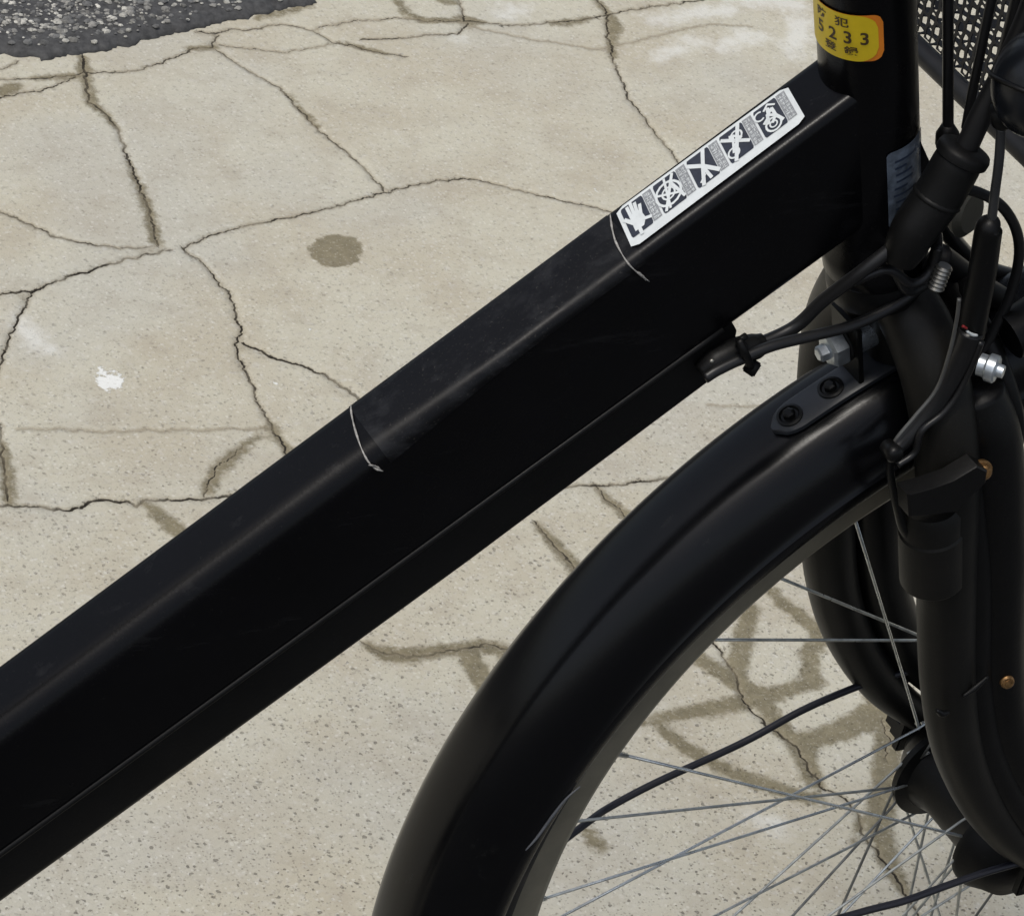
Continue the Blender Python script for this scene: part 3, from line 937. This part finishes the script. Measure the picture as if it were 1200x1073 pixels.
# moulded motor-cable cover running down the front of the near blade
for s_ in (-1, 1):
    P = [AX(.345, .024, s_*.040), AX(.315, .027, s_*.048), AX(.25, .027, s_*.052), AX(.18, .026, s_*.053), AX(.13, .029, s_*.054), AX(.085, .039, s_*.055), AX(.045, .054, s_*.056), Vector((.030, s_*.057, RW+.018))]
    MB().tube(P, [.0125, .0138, .0142, .0138, .013, .012, .010, .009], 20, n=60, flat=(.95, 1.05)).build('fork_cable_cover', MPL, bike)
    P = [AX(.33, .013, s_*.048), AX(.25, .013, s_*.056), AX(.18, .012, s_*.057), AX(.13, .016, s_*.058), AX(.085, .027, s_*.059), AX(.045, .042, s_*.060)]
    MB().tube(P, .0088, 12, n=40, flat=(.8, 1.0)).build('cover_web', MPL, bike)
# clamp sleeve with hook
cA_ = U(1091, 596, -.052); cB_ = U(1093, 677, -.0525); axs = (cA_-cB_); Ls = axs.length
MB().lathe(cB_, axs, [(-.001, .0118), (0, .0142), (.0012, .0150), (Ls*.72, .0150), (Ls*.75, .0143), (Ls, .0143), (Ls+.004, .0125)], 36).build('fork_clamp', MFORK, bike, sh=25)
OUT = [(1064,580), (1090,573), (1118,563), (1146,546), (1158,552), (1156,566), (1132,588), (1122,600), (1090,604), (1066,606)]
fr = [U(a, b, -.0690) for a, b in OUT]; cf = sum(fr, Vector())/len(fr)
MB().loft([[Vector((p.x, -.0600, p.z)) for p in fr], [Vector((p.x, -.0682, p.z)) for p in fr], [cf+(p-cf)*.95 for p in fr]]).build('clamp_bracket', MPL, bike, sh=30)
MB().tube([U(a, b, -.052) for a, b in ((1046,528),(1043,548),(1047,575),(1053,598),(1060,618),(1071,631),(1086,633))], [.0016, .0018, .0018, .0022, .0028, .0026, .0015], 10, n=40).build('cable_hook', MPL, bike)
MB().lathe(U(1043, 526, -.055), (0, -1, 0), [(-.003, .0035), (.004, .0042), (.006, .003)], 14).build('hook_rivet', MPL, bike)
# brass screws
for (px, py) in ((1153, 553), (1180, 798)):
    c = U(px, py, -.066)
    ax = Vector((-.35, -1, .25)).normalized()
    mb = MB().lathe(c-ax*.004, ax, [(0, .0045), (.002, .0047), (.0022, .0036), (.0052, .0034), (.006, .0026)], 16)
    mb.lathe(c+ax*.002, ax, [(0, .0018), (.0005, .0016)], 6)
    mb.build('cover_screw', MBRS, bike, sh=30)
# raised boss ribs near the lower screw
MB().tube([U(a, b, -.067) for a, b in ((1128,816),(1142,806),(1158,792))], [.0008, .0016, .0008], 8, n=10).build('cover_rib', MPL, bike)
MB().tube([U(a, b, -.066) for a, b in ((1098,832),(1104,836),(1112,834))], [.0010, .0018, .0010], 8, n=10).build('cover_rib', MPL, bike)

# ---------------------------------------------------------------- front wheel
def revolve(mb, prof, a0, a1, n, closed=True, mi=0, yoff=0., cx=0.):
    k = len(prof); full = abs(a1-a0) >= 359.9
    V = []; F = []
    m = n if full else n+1
    for i in range(m):
        a = R(a0+(a1-a0)*i/n)
        for (r, y) in prof: V.append((cx+r*math.cos(a), y+yoff, RW+r*math.sin(a)))
    for i in range(n):
        i2 = (i+1) % m
        for j in range(k if closed else k-1):
            j2 = (j+1) % k
            F.append((i*k+j, i2*k+j, i2*k+j2, i*k+j2))
    if not full and closed:
        F.append(tuple(range(k))); F.append(tuple((m-1)*k+j for j in range(k-1, -1, -1)))
    return mb.add(V, F, mi)
def wheel(name, cx, phase, hubr=.030, nsp=36, skip=None):
    e = bpy.data.objects.new(name, None); COL.objects.link(e); e.parent = bike; e.location = (0, 0, 0)
    rimp = [(.283, .0125), (.2865, .0125), (.2865, .0105), (.279, .0095), (.279, -.0095), (.2865, -.0105), (.2865, -.0125), (.283, -.0125), (.272, -.0118), (.2665, -.0085), (.265, 0), (.2665, .0085), (.272, .0118)]
    revolve(MB(), rimp, 0, 360, 180, cx=cx).build('rim', MRIM, e, sh=50)
    ty = [(.281+.024+.0235*math.cos(t), .0225*math.sin(t)) for t in np.linspace(-math.pi*.82, math.pi*.82, 20)]
    revolve(MB(), ty, 0, 360, 140, cx=cx).build('tyre', MRUB, e)
    mb = MB()
    # hub: two dark flanges, waisted shell, bulged near end
    mb.lathe((cx, -.050, RW), Y, [(0, .010), (.004, .022), (.012, hubr*.86), (.019, hubr), (.0225, hubr), (.024, hubr*.80), (.034, .0205), (.064, .0205), (.074, hubr*.80), (.0755, hubr), (.079, hubr), (.081, hubr*.8), (.092, .016), (.1, .008)], 44)
    mb.build('hub', MPL, e, sh=50)
    # spokes, three-cross lacing; each its own part
    per = nsp//2
    for side in (-1, 1):
        ysd = side*.0275
        for k in range(per):
            ah = phase+360*k/per+(360/per/2 if side > 0 else 0)
            lead = 1 if k % 2 else -1
            ar = ah+lead*58+(1.8*lead)
            if skip and skip[0] < ar % 360 < skip[1]: continue
            h = Vector((cx+(hubr-.003)*math.cos(R(ah)), ysd+side*(.0015 if k % 2 else -.0025), RW+(hubr-.003)*math.sin(R(ah))))
            q = Vector((cx+.268*math.cos(R(ar)), side*.002, RW+.268*math.sin(R(ar))))
            d = (q-h).normalized()
            mb = MB()
            head = h+Vector((0, side*(.0012 if k % 2 else -.0012)*2, 0))
            mb.tube([head, h+d*.003, h.lerp(q, .5), q-d*.012], .00078, 6, n=6)
            mb.tube([q-d*.013, q+d*.001], [.0013, .0019], 6)
            mb.build('spoke', MSPKS[(k*5+side) % 3], e)
    return e
FWH = wheel('front_wheel', 0., 4., skip=(100, 209))
def spoke_px(rx, ry, hx, hy, sd_, far=None):
    q = U(rx, ry, 0.0); h = U(hx, hy, sd_*.0275)
    v = Vector((q.x, 0, q.z-RW)); v = v.normalized()*.268
    q = Vector((v.x, sd_*.002, RW+v.z)); d = (q-h).normalized()
    mb = MB()
    mb.tube([h+Vector((0, sd_*.002, 0)), h+d*.003, h.lerp(q, .5), q-d*.012], .00078, 6, n=6)
    mb.tube([q-d*.013, q+d*.001], [.0013, .0019], 6)
    mb.build('spoke', MSPKS[(rx+hx) % 3], FWH)
for a_ in ((1002,600,1076,850,1), (735,880,1130,980,-1), (683,966,1072,920,1), (630,1060,1118,902,1), (672,1085,1082,850,1),
           (905,683,1120,762,1), (830,765,1120,750,1),
           (640,1180,1085,946,1), (700,1330,1050,940,1), (980,1420,1090,942,1), (700,1260,1133,957,-1), (800,1400,1150,975,-1)):
    spoke_px(*a_)
wheel('rear_wheel', -1.06, 9., .028)

# fender ---------------------------------------------------------
def fend_prof(th=.0014):
    h = [(.3070, .0312), (.3085, .0322), (.3145, .0322), (.3165, .0303), (.3220, .0296), (.3290, .0278), (.3355, .0246), (.3405, .0205), (.3436, .0165), (.3448, .0138), (.3455, .0112), (.3461, .0085), (.3465, .0055)]
    o = [(r, -y) for r, y in h]+[(.3468, -.002), (.3468, .002)]+h[::-1]
    i = [(r-th, y*.945) for r, y in o[::-1]]
    i[0] = (.307, .0298); i[-1] = (.307, -.0298)
    return o+i
def smooth_prof(P, n=3):
    out = []
    for k in range(len(P)):
        a, b = P[k], P[(k+1) % len(P)]
        out.append(a)
    return out
revolve(MB(), fend_prof(), 66, 236, 190).build('front_fender', MFEND, bike, sh=40)
o = revolve(MB(), fend_prof(), 10, 205, 150, cx=-1.06).build('rear_fender', MFEND, bike, sh=40)
# pale scrape on the skirt
def fpt(a, r, y): return Vector((r*math.cos(R(a)), y, RW+r*math.sin(R(a))))
def fender_hit(px, py, r, y): return U(px, py, y)
MB().tube([U(a, b, -.0327) for a, b in ((616,996),(630,980),(648,955),(664,935),(680,921))], [.0003, .0007, .0008, .0006, .0003], 6, n=30).build('fender_scrape', mat('fender_scrape_grey', (.07, .075, .085), .5), bike)
# bridge bracket with two bolt cups
ang0, ang1 = 112.0, 127.9
mb = MB()
secs = []
for i in range(26):
    a = ang0+(ang1-ang0)*i/25
    dd = min(a-ang0+9, ang1-a)
    hw = .0085 if dd > 2.2 else .0085*math.sqrt(max(.02, 1-((2.2-dd)/2.2)**2))
    r1, r2 = .3476, .3502
    secs.append([fpt(a, r1-.0004*(k != 1), -.002+y*hw) for k, y in ((0, -1), (1, 0), (2, 1))]+[fpt(a, r2-.0008, -.002+hw), fpt(a, r2, -.002+hw*.8), fpt(a, r2, -.002-hw*.8), fpt(a, r2-.0008, -.002-hw)])
mb.loft(secs)
br_ = mb.build('fender_bracket', mat('bracket_grey_black', (.018, .020, .024), .42, spec=.45, nscale=60), bike, sh=50)
for a in (126.3, 122.7):
    c = fpt(a, .3498, -.002); ax = Vector((math.cos(R(a)), 0, math.sin(R(a))))
    mb = MB(); mb.lathe(c, ax, [(0, .0060), (.0012, .0060), (.0016, .0048), (.0006, .0040), (.0006, .0001)], 20)
    mb.lathe(c, ax, [(0, .0030), (.0030, .0028), (.0036, .0018)], 6)
    mb.build('bracket_rivet', MPL, bike, sh=30)
# upturned plate of the bracket behind the fork crown
mb = MB()
c = AX(.352, -.030, .0)
mb.box(AX(.357, -.0145, .002), PF*.0012, Y*.011, AA*.020)
mb.build('bracket_tab', MPL, bike, sh=40)
# brake pivot bolt: hex nut, washer and collar on the crown's axis
nb_ = AX(.358, -.024)
mb = MB().lathe(AX(.3640, -.0190), -PF, [(0, .0084), (.001, .0088), (.0062, .0088), (.0074, .0072), (.0078, .0040), (.0112, .0038), (.012, .0028)], 6)
mb.build('brake_nut', MNUT, bike, sh=25)
MB().lathe(AX(.3640, -.0170), -PF, [(0, .0082), (.0010, .0086), (.0016, .0080)], 28).build('brake_washer', MPL, bike, sh=30)
MB().lathe(AX(.3635, -.0030), -PF, [(-.006, .0066), (.0105, .0068), (.011, .0055)], 24).build('brake_spacer', MNUT, bike, sh=30)
MB().lathe(AX(.354, .020), PF, [(0, .007), (.012, .007), (.013, .0085), (.018, .0085), (.019, .006), (.028, .0055)], 24).build('brake_pivot', MSTL, bike, sh=30)
# caliper arms
for s, rr in ((-1, .038), (1, .041)):
    P = [AX(.372, rr, -s*.012), AX(.366, rr, s*.006), AX(.350, rr, s*.030), AX(.318, rr+.002, s*.044), AX(.285, rr-.002, s*.040), AX(.262, rr-.006, s*.030)]
    MB().tube(P, [.006, .0085, .0085, .0070, .0062, .0060], 12, n=36, flat=(1, .7)).build('brake_arm', MPL, bike)
    c = AX(.262, rr-.010, s*.0215)
    mb = MB().box(c, PF.cross(Y)*.005, (PF)*.022, Y*.005)
    mb.build('brake_pad', MRUB, bike)
for (px, py, r, y) in ((1158, 430, .0062, -.064),):
    ax = Vector((.55, -.75, .1)).normalized()
    MB().lathe(U(px, py, y), ax, [(-.004, r*.8), (-.001, r*.8), (0, r), (.0035, r), (.0042, r*.85), (.0042, r*.5), (.007, r*.45)], 20).build('anchor_bolt', MNUT, bike, sh=30)
# ribbed barrel adjuster
a = U(1096, 338, -.034); b = U(1108, 308, -.034); ax = (b-a).normalized()
pr = []
for k in range(6):
    pr += [(k*.0020, .0032), (k*.0020+.0008, .0039), (k*.0020+.0012, .0037), (k*.0020+.0019, .0030)]
MB().lathe(a, ax, pr, 20).build('barrel_adjuster', MSTL, bike, sh=30)
# small cylinder block right of the crown
MB().tube([U(1182, 394, -.035), U(1240, 360, -.035)], [.011, .0118], 20).build('lamp_arm_joint', MPL, bike, sh=50)
MB().tube([U(1152, 500, -.028), U(1175, 486, -.028), U(1200, 472, -.028), U(1240, 455, -.028)], [.0012, .0009, .0009, .0009], 8, n=20).build('fender_bead', MSTL, bike)

# stays ---------------------------------------------------------
MB().tube([U(640, 1000, .033), U(690, 962, .042), U(715, 945, .048), U(770, 916, .050), U(870, 870, .050), U(940, 832, .050), U(1000, 806, .050), U(1040, 793, .050), U(1080, 784, .051), U(1100, 800, .052), U(1110, 870, .054)], .0019, 10, n=80).build('fender_stay', MSTAY, bike)
MB().tube([U(640, 1225, -.0335), U(800, 1142, -.050), U(930, 1092, -.056), U(1010, 1068, -.056), U(1060, 1055, -.057), U(1110, 1037, -.057), U(1160, 1020, -.058), U(1215, 1005, -.060)], .0019, 10, n=60).build('fender_stay', MSTAY, bike)

# fillers visible past the fork: reflector bracket and lamp wire
MB().tube([U(1215, 560, .02), U(1196, 600, .02), U(1184, 632, .02), U(1174, 668, .02), U(1170, 700, .02)], [.0032, .0034, .0036, .0036, .003], 10, n=24).build('lamp_bracket', MPL, bike)
MB().tube([U(1172, 700, .01), U(1188, 680, .01), U(1210, 668, .01)], [.010, .0125, .013], 16, n=14).build('reflector_housing', MPL, bike)
MB().tube([U(1180, 752, .0), U(1215, 735, .0)], [.004, .005], 10).build('reflector_stem', MPL, bike)
MB().lathe(U(1190, 742, -.01), (0, -1, 0), [(0, .0022), (.002, .0020)], 10).build('stem_screw', MCHR, bike)

# ---------------------------------------------------------------- cables
def cable(P, r, name='cable', m=MCAB, y=-.03, n=60, seg=12):
    Q = [U(*p) if len(p) == 3 else U(p[0], p[1], y) for p in P]
    return MB().tube(Q, r, seg, n=n).build(name, m, bike)
cable([(828,434),(845,421),(880,407),(930,384,-.013),(965,352,-.018),(1010,318,-.027),(1050,286,-.030),(1085,252,-.032)], .0030, 'brake_cable', y=-.012)
cable([(826,443),(846,431),(900,407),(950,394),(1000,381),(1050,357),(1078,334),(1094,305),(1098,278),(1092,262)], .0025, 'shift_cable', y=-.022)
cable([(1000,330,-.024),(1040,316,-.028),(1068,332,-.03),(1090,318,-.03),(1100,290,-.03)], .0022, 'lamp_cable')
cable([(822,437),(838,424),(860,413),(884,406),(896,400)], [.0045, .0062, .0064, .0058, .0040], 'cable_sleeve', MPL, y=-.016, n=20)
mb = MB(); c = U(881, 430, -.022)
mb.box(c, (cr*.8-cu*.55).normalized()*.0030, (cu*.8+cr*.5).normalized()*.0034, fw*.002)
mb.build('cable_tie', MPL, bike)
MB().tube([U(866, 398, -.022), U(872, 412, -.0245), U(880, 430, -.022)], [.0018, .002, .002], 8, n=8).build('tie_strap', MPL, bike)
mb = MB(); mb.box(U(869, 397, -.020), (cr*.8+cu*.55).normalized()*.0028, (cu*.8-cr*.5).normalized()*.0015, fw*.002)
mb.build('tie_latch', MPL, bike)
MB().lathe(U(834, 423, -.0185), (-.4, -1, .3), [(0, .0013), (.001, .001)], 10).build('cover_pin', MSTL, bike)
# bundle above the crown
cable([(1215,-10),(1196,40),(1170,96),(1150,135),(1133,172)], .0050, 'cable_bundle', y=-.032)
cable([(1132,174),(1120,194),(1098,232),(1072,268),(1060,292),(1054,306)], [.0095, .0105, .0106, .0100, .0088, .0070], 'cable_boot', MPL, y=-.032, seg=20)
c = U(1130, 178, -.032); ax = (U(1150, 140, -.032)-U(1120, 194, -.032)).normalized()
MB().lathe(c, ax, [(-.004, .0100), (-.003, .0116), (0, .0118), (.0015, .0112), (.0030, .0075)], 26).build('boot_collar', MPL, bike, sh=50)
MB().lathe(U(1098, 232, -.032), ax, [(-.0015, .0104), (0, .0112), (.0015, .0104)], 26).build('boot_collar', MPL, bike)
cable([(1112,-60),(1111,0),(1111,60),(1111,150)], .0024, 'brake_rod', MCAB, y=-.012)
MB().lathe(U(1110, 176, -.012), (U(1111, 130, -.012)-U(1110, 176, -.012)), [(0, .0040), (.004, .0052), (.009, .0050), (.012, .0035), (.014, .0026)], 18).build('rod_ferrule', MPL, bike)
cable([(1176,-50),(1162,0),(1149,62),(1139,110),(1132,150)], .0021, 'shift_cable', y=-.020)
cable([(1208,-60),(1196,-10),(1182,50),(1172,90),(1160,128)], .0036, 'hose', y=-.02)
cable([(1090,262),(1104,232),(1124,222),(1150,227),(1175,243),(1191,270),(1194,303),(1183,348),(1164,388),(1148,418),(1140,450)], .0024, 'brake_cable', y=-.030, n=90)
cable([(1173,150),(1171,185),(1166,225),(1161,265),(1156,290)], .0021, 'brake_cable', mat('cable_grey', (.035, .036, .037), .35, spec=.5), y=-.045)
cable([(1161,266),(1158,272),(1151,320),(1143,362),(1138,392)], [.0054, .0060, .0062, .0062, .0060], 'cable_sleeve', MPL, y=-.045, seg=18)
cable([(1138,388),(1128,415),(1110,450),(1088,485),(1062,515),(1046,528)], [.0056, .0056, .0050, .0044, .0036, .0028], 'brake_cable', y=-.047)
cable([(1124,350),(1121,375),(1113,412),(1098,455),(1072,488),(1052,512),(1043,528)], .0009, 'inner_wire', mat('inner_wire_grey', (.10, .10, .095), .4, metal=.5), y=-.052)
cable([(1150,400),(1138,430),(1122,462),(1104,485),(1080,505),(1072,530),(1052,545)], .0016, 'inner_wire', MCAB, y=-.052)
cable([(1133,388),(1139,392),(1145,393)], [.0005, .0008, .0006], 'sleeve_tip', MWHT, y=-.0515, n=8)
cable([(1128,382),(1133,385)], [.0006, .0006], 'sleeve_mark', MRED, y=-.0515, n=4)
cable([(1045,305),(1062,338),(1082,334),(1098,316)], .0026, 'lamp_cable', y=-.026)
# assorted dark tubes that cross behind the loop
cable([(1100,300),(1140,330),(1175,352),(1215,372)], .0060, 'lamp_arm', MPL, y=.0)
cable([(1100,255),(1120,285),(1150,312),(1205,330)], .0040, 'hose', MCAB, y=.02)
cable([(1112,345),(1150,378),(1182,420),(1215,470)], .0085, 'lamp_stem', MPL, y=.01)
mb = MB(); mb.lathe(U(1124, 245, .01), (.3, -.8, .2), [(0, .010), (.004, .012), (.007, .009)], 20)
mb.build('horn_disc', mat('dusty_olive_plastic', (.06, .058, .045), .5), bike, sh=40)

# headlamp / dome housing at the upper right
c = U(1222, 96, -.055)
mb = MB(); ax = (cr*.35+cu*.9-fw*.2).normalized()
pr = []
for i in range(22):
    a = -90+i*180/21*.96
    pr.append((.0235*math.sin(R(a)), .0205*math.cos(R(a))))
pr += [(.030, .006), (.040, .005)]
mb.lathe(c, ax, pr, 36)
mb.build('headlamp', mat('lamp_shell', (.006, .007, .009), .28, spec=.35, nscale=12), bike)
MB().lathe(c-ax*.005, ax, [(-.0010, .0212), (0, .0216), (.0010, .0212)], 36).build('lamp_seam', MPL, bike)
MB().lathe(U(1175, 148, -.046), (U(1173, 130, -.046)-U(1175, 148, -.046)), [(0, .003), (.002, .0045), (.010, .0048)], 16).build('lamp_grommet', MPL, bike)

# ---------------------------------------------------------------- front basket: punched mesh walls
BX0, BX1, BYH, BZ0, BZ1 = -.105, .155, .165, .724, .93
def mesh_panel(mb, o, du, dv, nu, nv):
    # staggered upright slots; each cell keeps a web round a hexagonal hole
    o = Vector(o); du = Vector(du)/nu; dv = Vector(dv)/nv
    for i in range(nu):
        off = .5 if i % 2 else 0
        for j in range(nv):
            b = o+du*i+dv*(j+off)
            if j == nv-1 and off: continue
            O = [b, b+du*.5, b+du, b+du+dv*.5, b+du+dv, b+du*.5+dv, b+dv, b+dv*.5]
            c = b+du*.5+dv*.5
            H = [c+du*x+dv*y for x, y in ((-.29, -.37), (0, -.45), (.29, -.37), (.39, 0), (.29, .37), (0, .45), (-.29, .37), (-.39, 0))]
            mb.add(O+H, [(k, (k+1) % 8, 8+(k+1) % 8, 8+k) for k in range(8)])
basket = bpy.data.objects.new('basket', None); COL.objects.link(basket); basket.parent = bike
def panel(o, du, dv, nu, nv, nm):
    mb = MB(); mesh_panel(mb, o, du, dv, nu, nv)
    p = mb.build(nm, MBSK, basket, smooth=False)
    so_ = p.modifiers.new('t', 'SOLIDIFY'); so_.thickness = .0006
    return p
LX = BX1-BX0
panel((BX0-.002, -BYH, BZ0+.012), (0, 2*BYH, 0), (-.014, 0, BZ1-BZ0), 66, 28, 'rear_mesh')
panel((BX1, -BYH, BZ0+.012), (0, 2*BYH, 0), (.035, 0, BZ1-BZ0), 66, 28, 'front_mesh')
panel((BX0, BYH, BZ0+.012), (LX, 0, 0), (0, .012, BZ1-BZ0), 58, 34, 'side_mesh')
panel((BX0, -BYH, BZ0+.012), (LX, 0, 0), (0, -.012, BZ1-BZ0), 58, 34, 'side_mesh')
panel((BX0, -BYH, BZ0), (LX, 0, 0), (0, 2*BYH, 0), 26, 34, 'floor_mesh')
def hoop(z, d, r, nm, dx0=0, dx1=0):
    rc = .03
    x0, x1, yh = BX0-d+dx0, BX1+d+dx1, BYH+d
    P = []
    for (cx, cy, a0) in ((x1-rc, yh-rc, 0), (x0+rc, yh-rc, 90), (x0+rc, -yh+rc, 180), (x1-rc, -yh+rc, 270)):
        for k in range(7):
            a = R(a0+15*k); P.append(Vector((cx+rc*math.cos(a), cy+rc*math.sin(a), z)))
    P.append(P[0].copy())
    MB().tube(P, r, 10, cap=False, up=(0, 0, 1)).build(nm, MBSK, basket)
hoop(BZ0+.004, .001, .0052, 'bottom_hoop')
hoop(BZ1+.014, .012, .006, 'top_hoop', -.004, .025)
# basket carrier struts down to the head tube
for s in (-1, 1):
    MB().tube([AX(.60, .018, s*.012), Vector((-.15, s*.02, .88)), Vector((BX0-.006, s*.03, .86))], .0045, 10, n=16).build('basket_carrier', MPL, bike)

# ---------------------------------------------------------------- the rest of the bicycle (mostly out of frame)
MB().tube([AX(.595), AX(.85)], .0145, 24).build('stem_quill', MPL, bike)
hb = AX(.86)
MB().tube([hb+Vector((-.16, -.29, .0)), hb+Vector((-.10, -.25, .015)), hb+Vector((.02, -.14, .03)), hb+Vector((.03, -.03, .0)), hb+Vector((.03, .03, .0)), hb+Vector((.02, .14, .03)), hb+Vector((-.10, .25, .015)), hb+Vector((-.16, .29, .0))], .0112, 16, n=80).build('handlebar', MPL, bike)
for s in (-1, 1):
    MB().tube([hb+Vector((-.10, s*.25, .015)), hb+Vector((-.20, s*.315, -.008))], [.0155, .0165], 18).build('grip', MRUB, bike)
BB = Vector((-.62, 0, .285))
MB().lathe(BB-Y*.036, Y, [(0, .0235), (.072, .0235)], 30).build('bottom_bracket', MF, bike, sh=40)
MB().tube([BB, Vector((-.80, 0, .78))], .0165, 24).build('seat_tube', MF, bike)
MB().tube([Vector((-.79, 0, .76)), Vector((-.85, 0, .92))], .0135, 20).build('seat_post', MCHR, bike)
MB().tube([Vector((-.98, 0, .925)), Vector((-.92, 0, .945)), Vector((-.80, 0, .94)), Vector((-.71, 0, .93))], [.055, .085, .045, .015], 24, n=30, flat=(1, .35)).build('saddle', MSAD, bike)
for s in (-1, 1):
    MB().tube([BB+Y*s*.03, Vector((-.8, s*.05, .30)), Vector((-1.06, s*.062, RW))], .010, 14, n=16).build('chain_stay', MF, bike)
    MB().tube([Vector((-.775, s*.016, .72)), Vector((-.9, s*.05, .56)), Vector((-1.06, s*.062, RW))], .0075, 14, n=16).build('seat_stay', MF, bike)
    MB().tube([BB+Y*s*.05, BB+Vector((.02, s*.065, s*.165))], [.011, .009], 12, flat=(.7, 1)).build('crank', MSTL, bike)
    MB().box(BB+Vector((.02, s*.11, s*.165)), (.045, 0, 0), (0, .042, 0), (0, 0, .011)).build('pedal', MRUB, bike)
MB().lathe(BB+Y*.042, Y, [(0, .02), (.001, .085), (.004, .087), (.005, .02)], 48).build('chain_ring', MSTL, bike, sh=30)
MB().tube([Vector((-.95, -.07, .31)), Vector((-.90, -.17, .012))], .0075, 12).build('kick_stand', MSTL, bike)
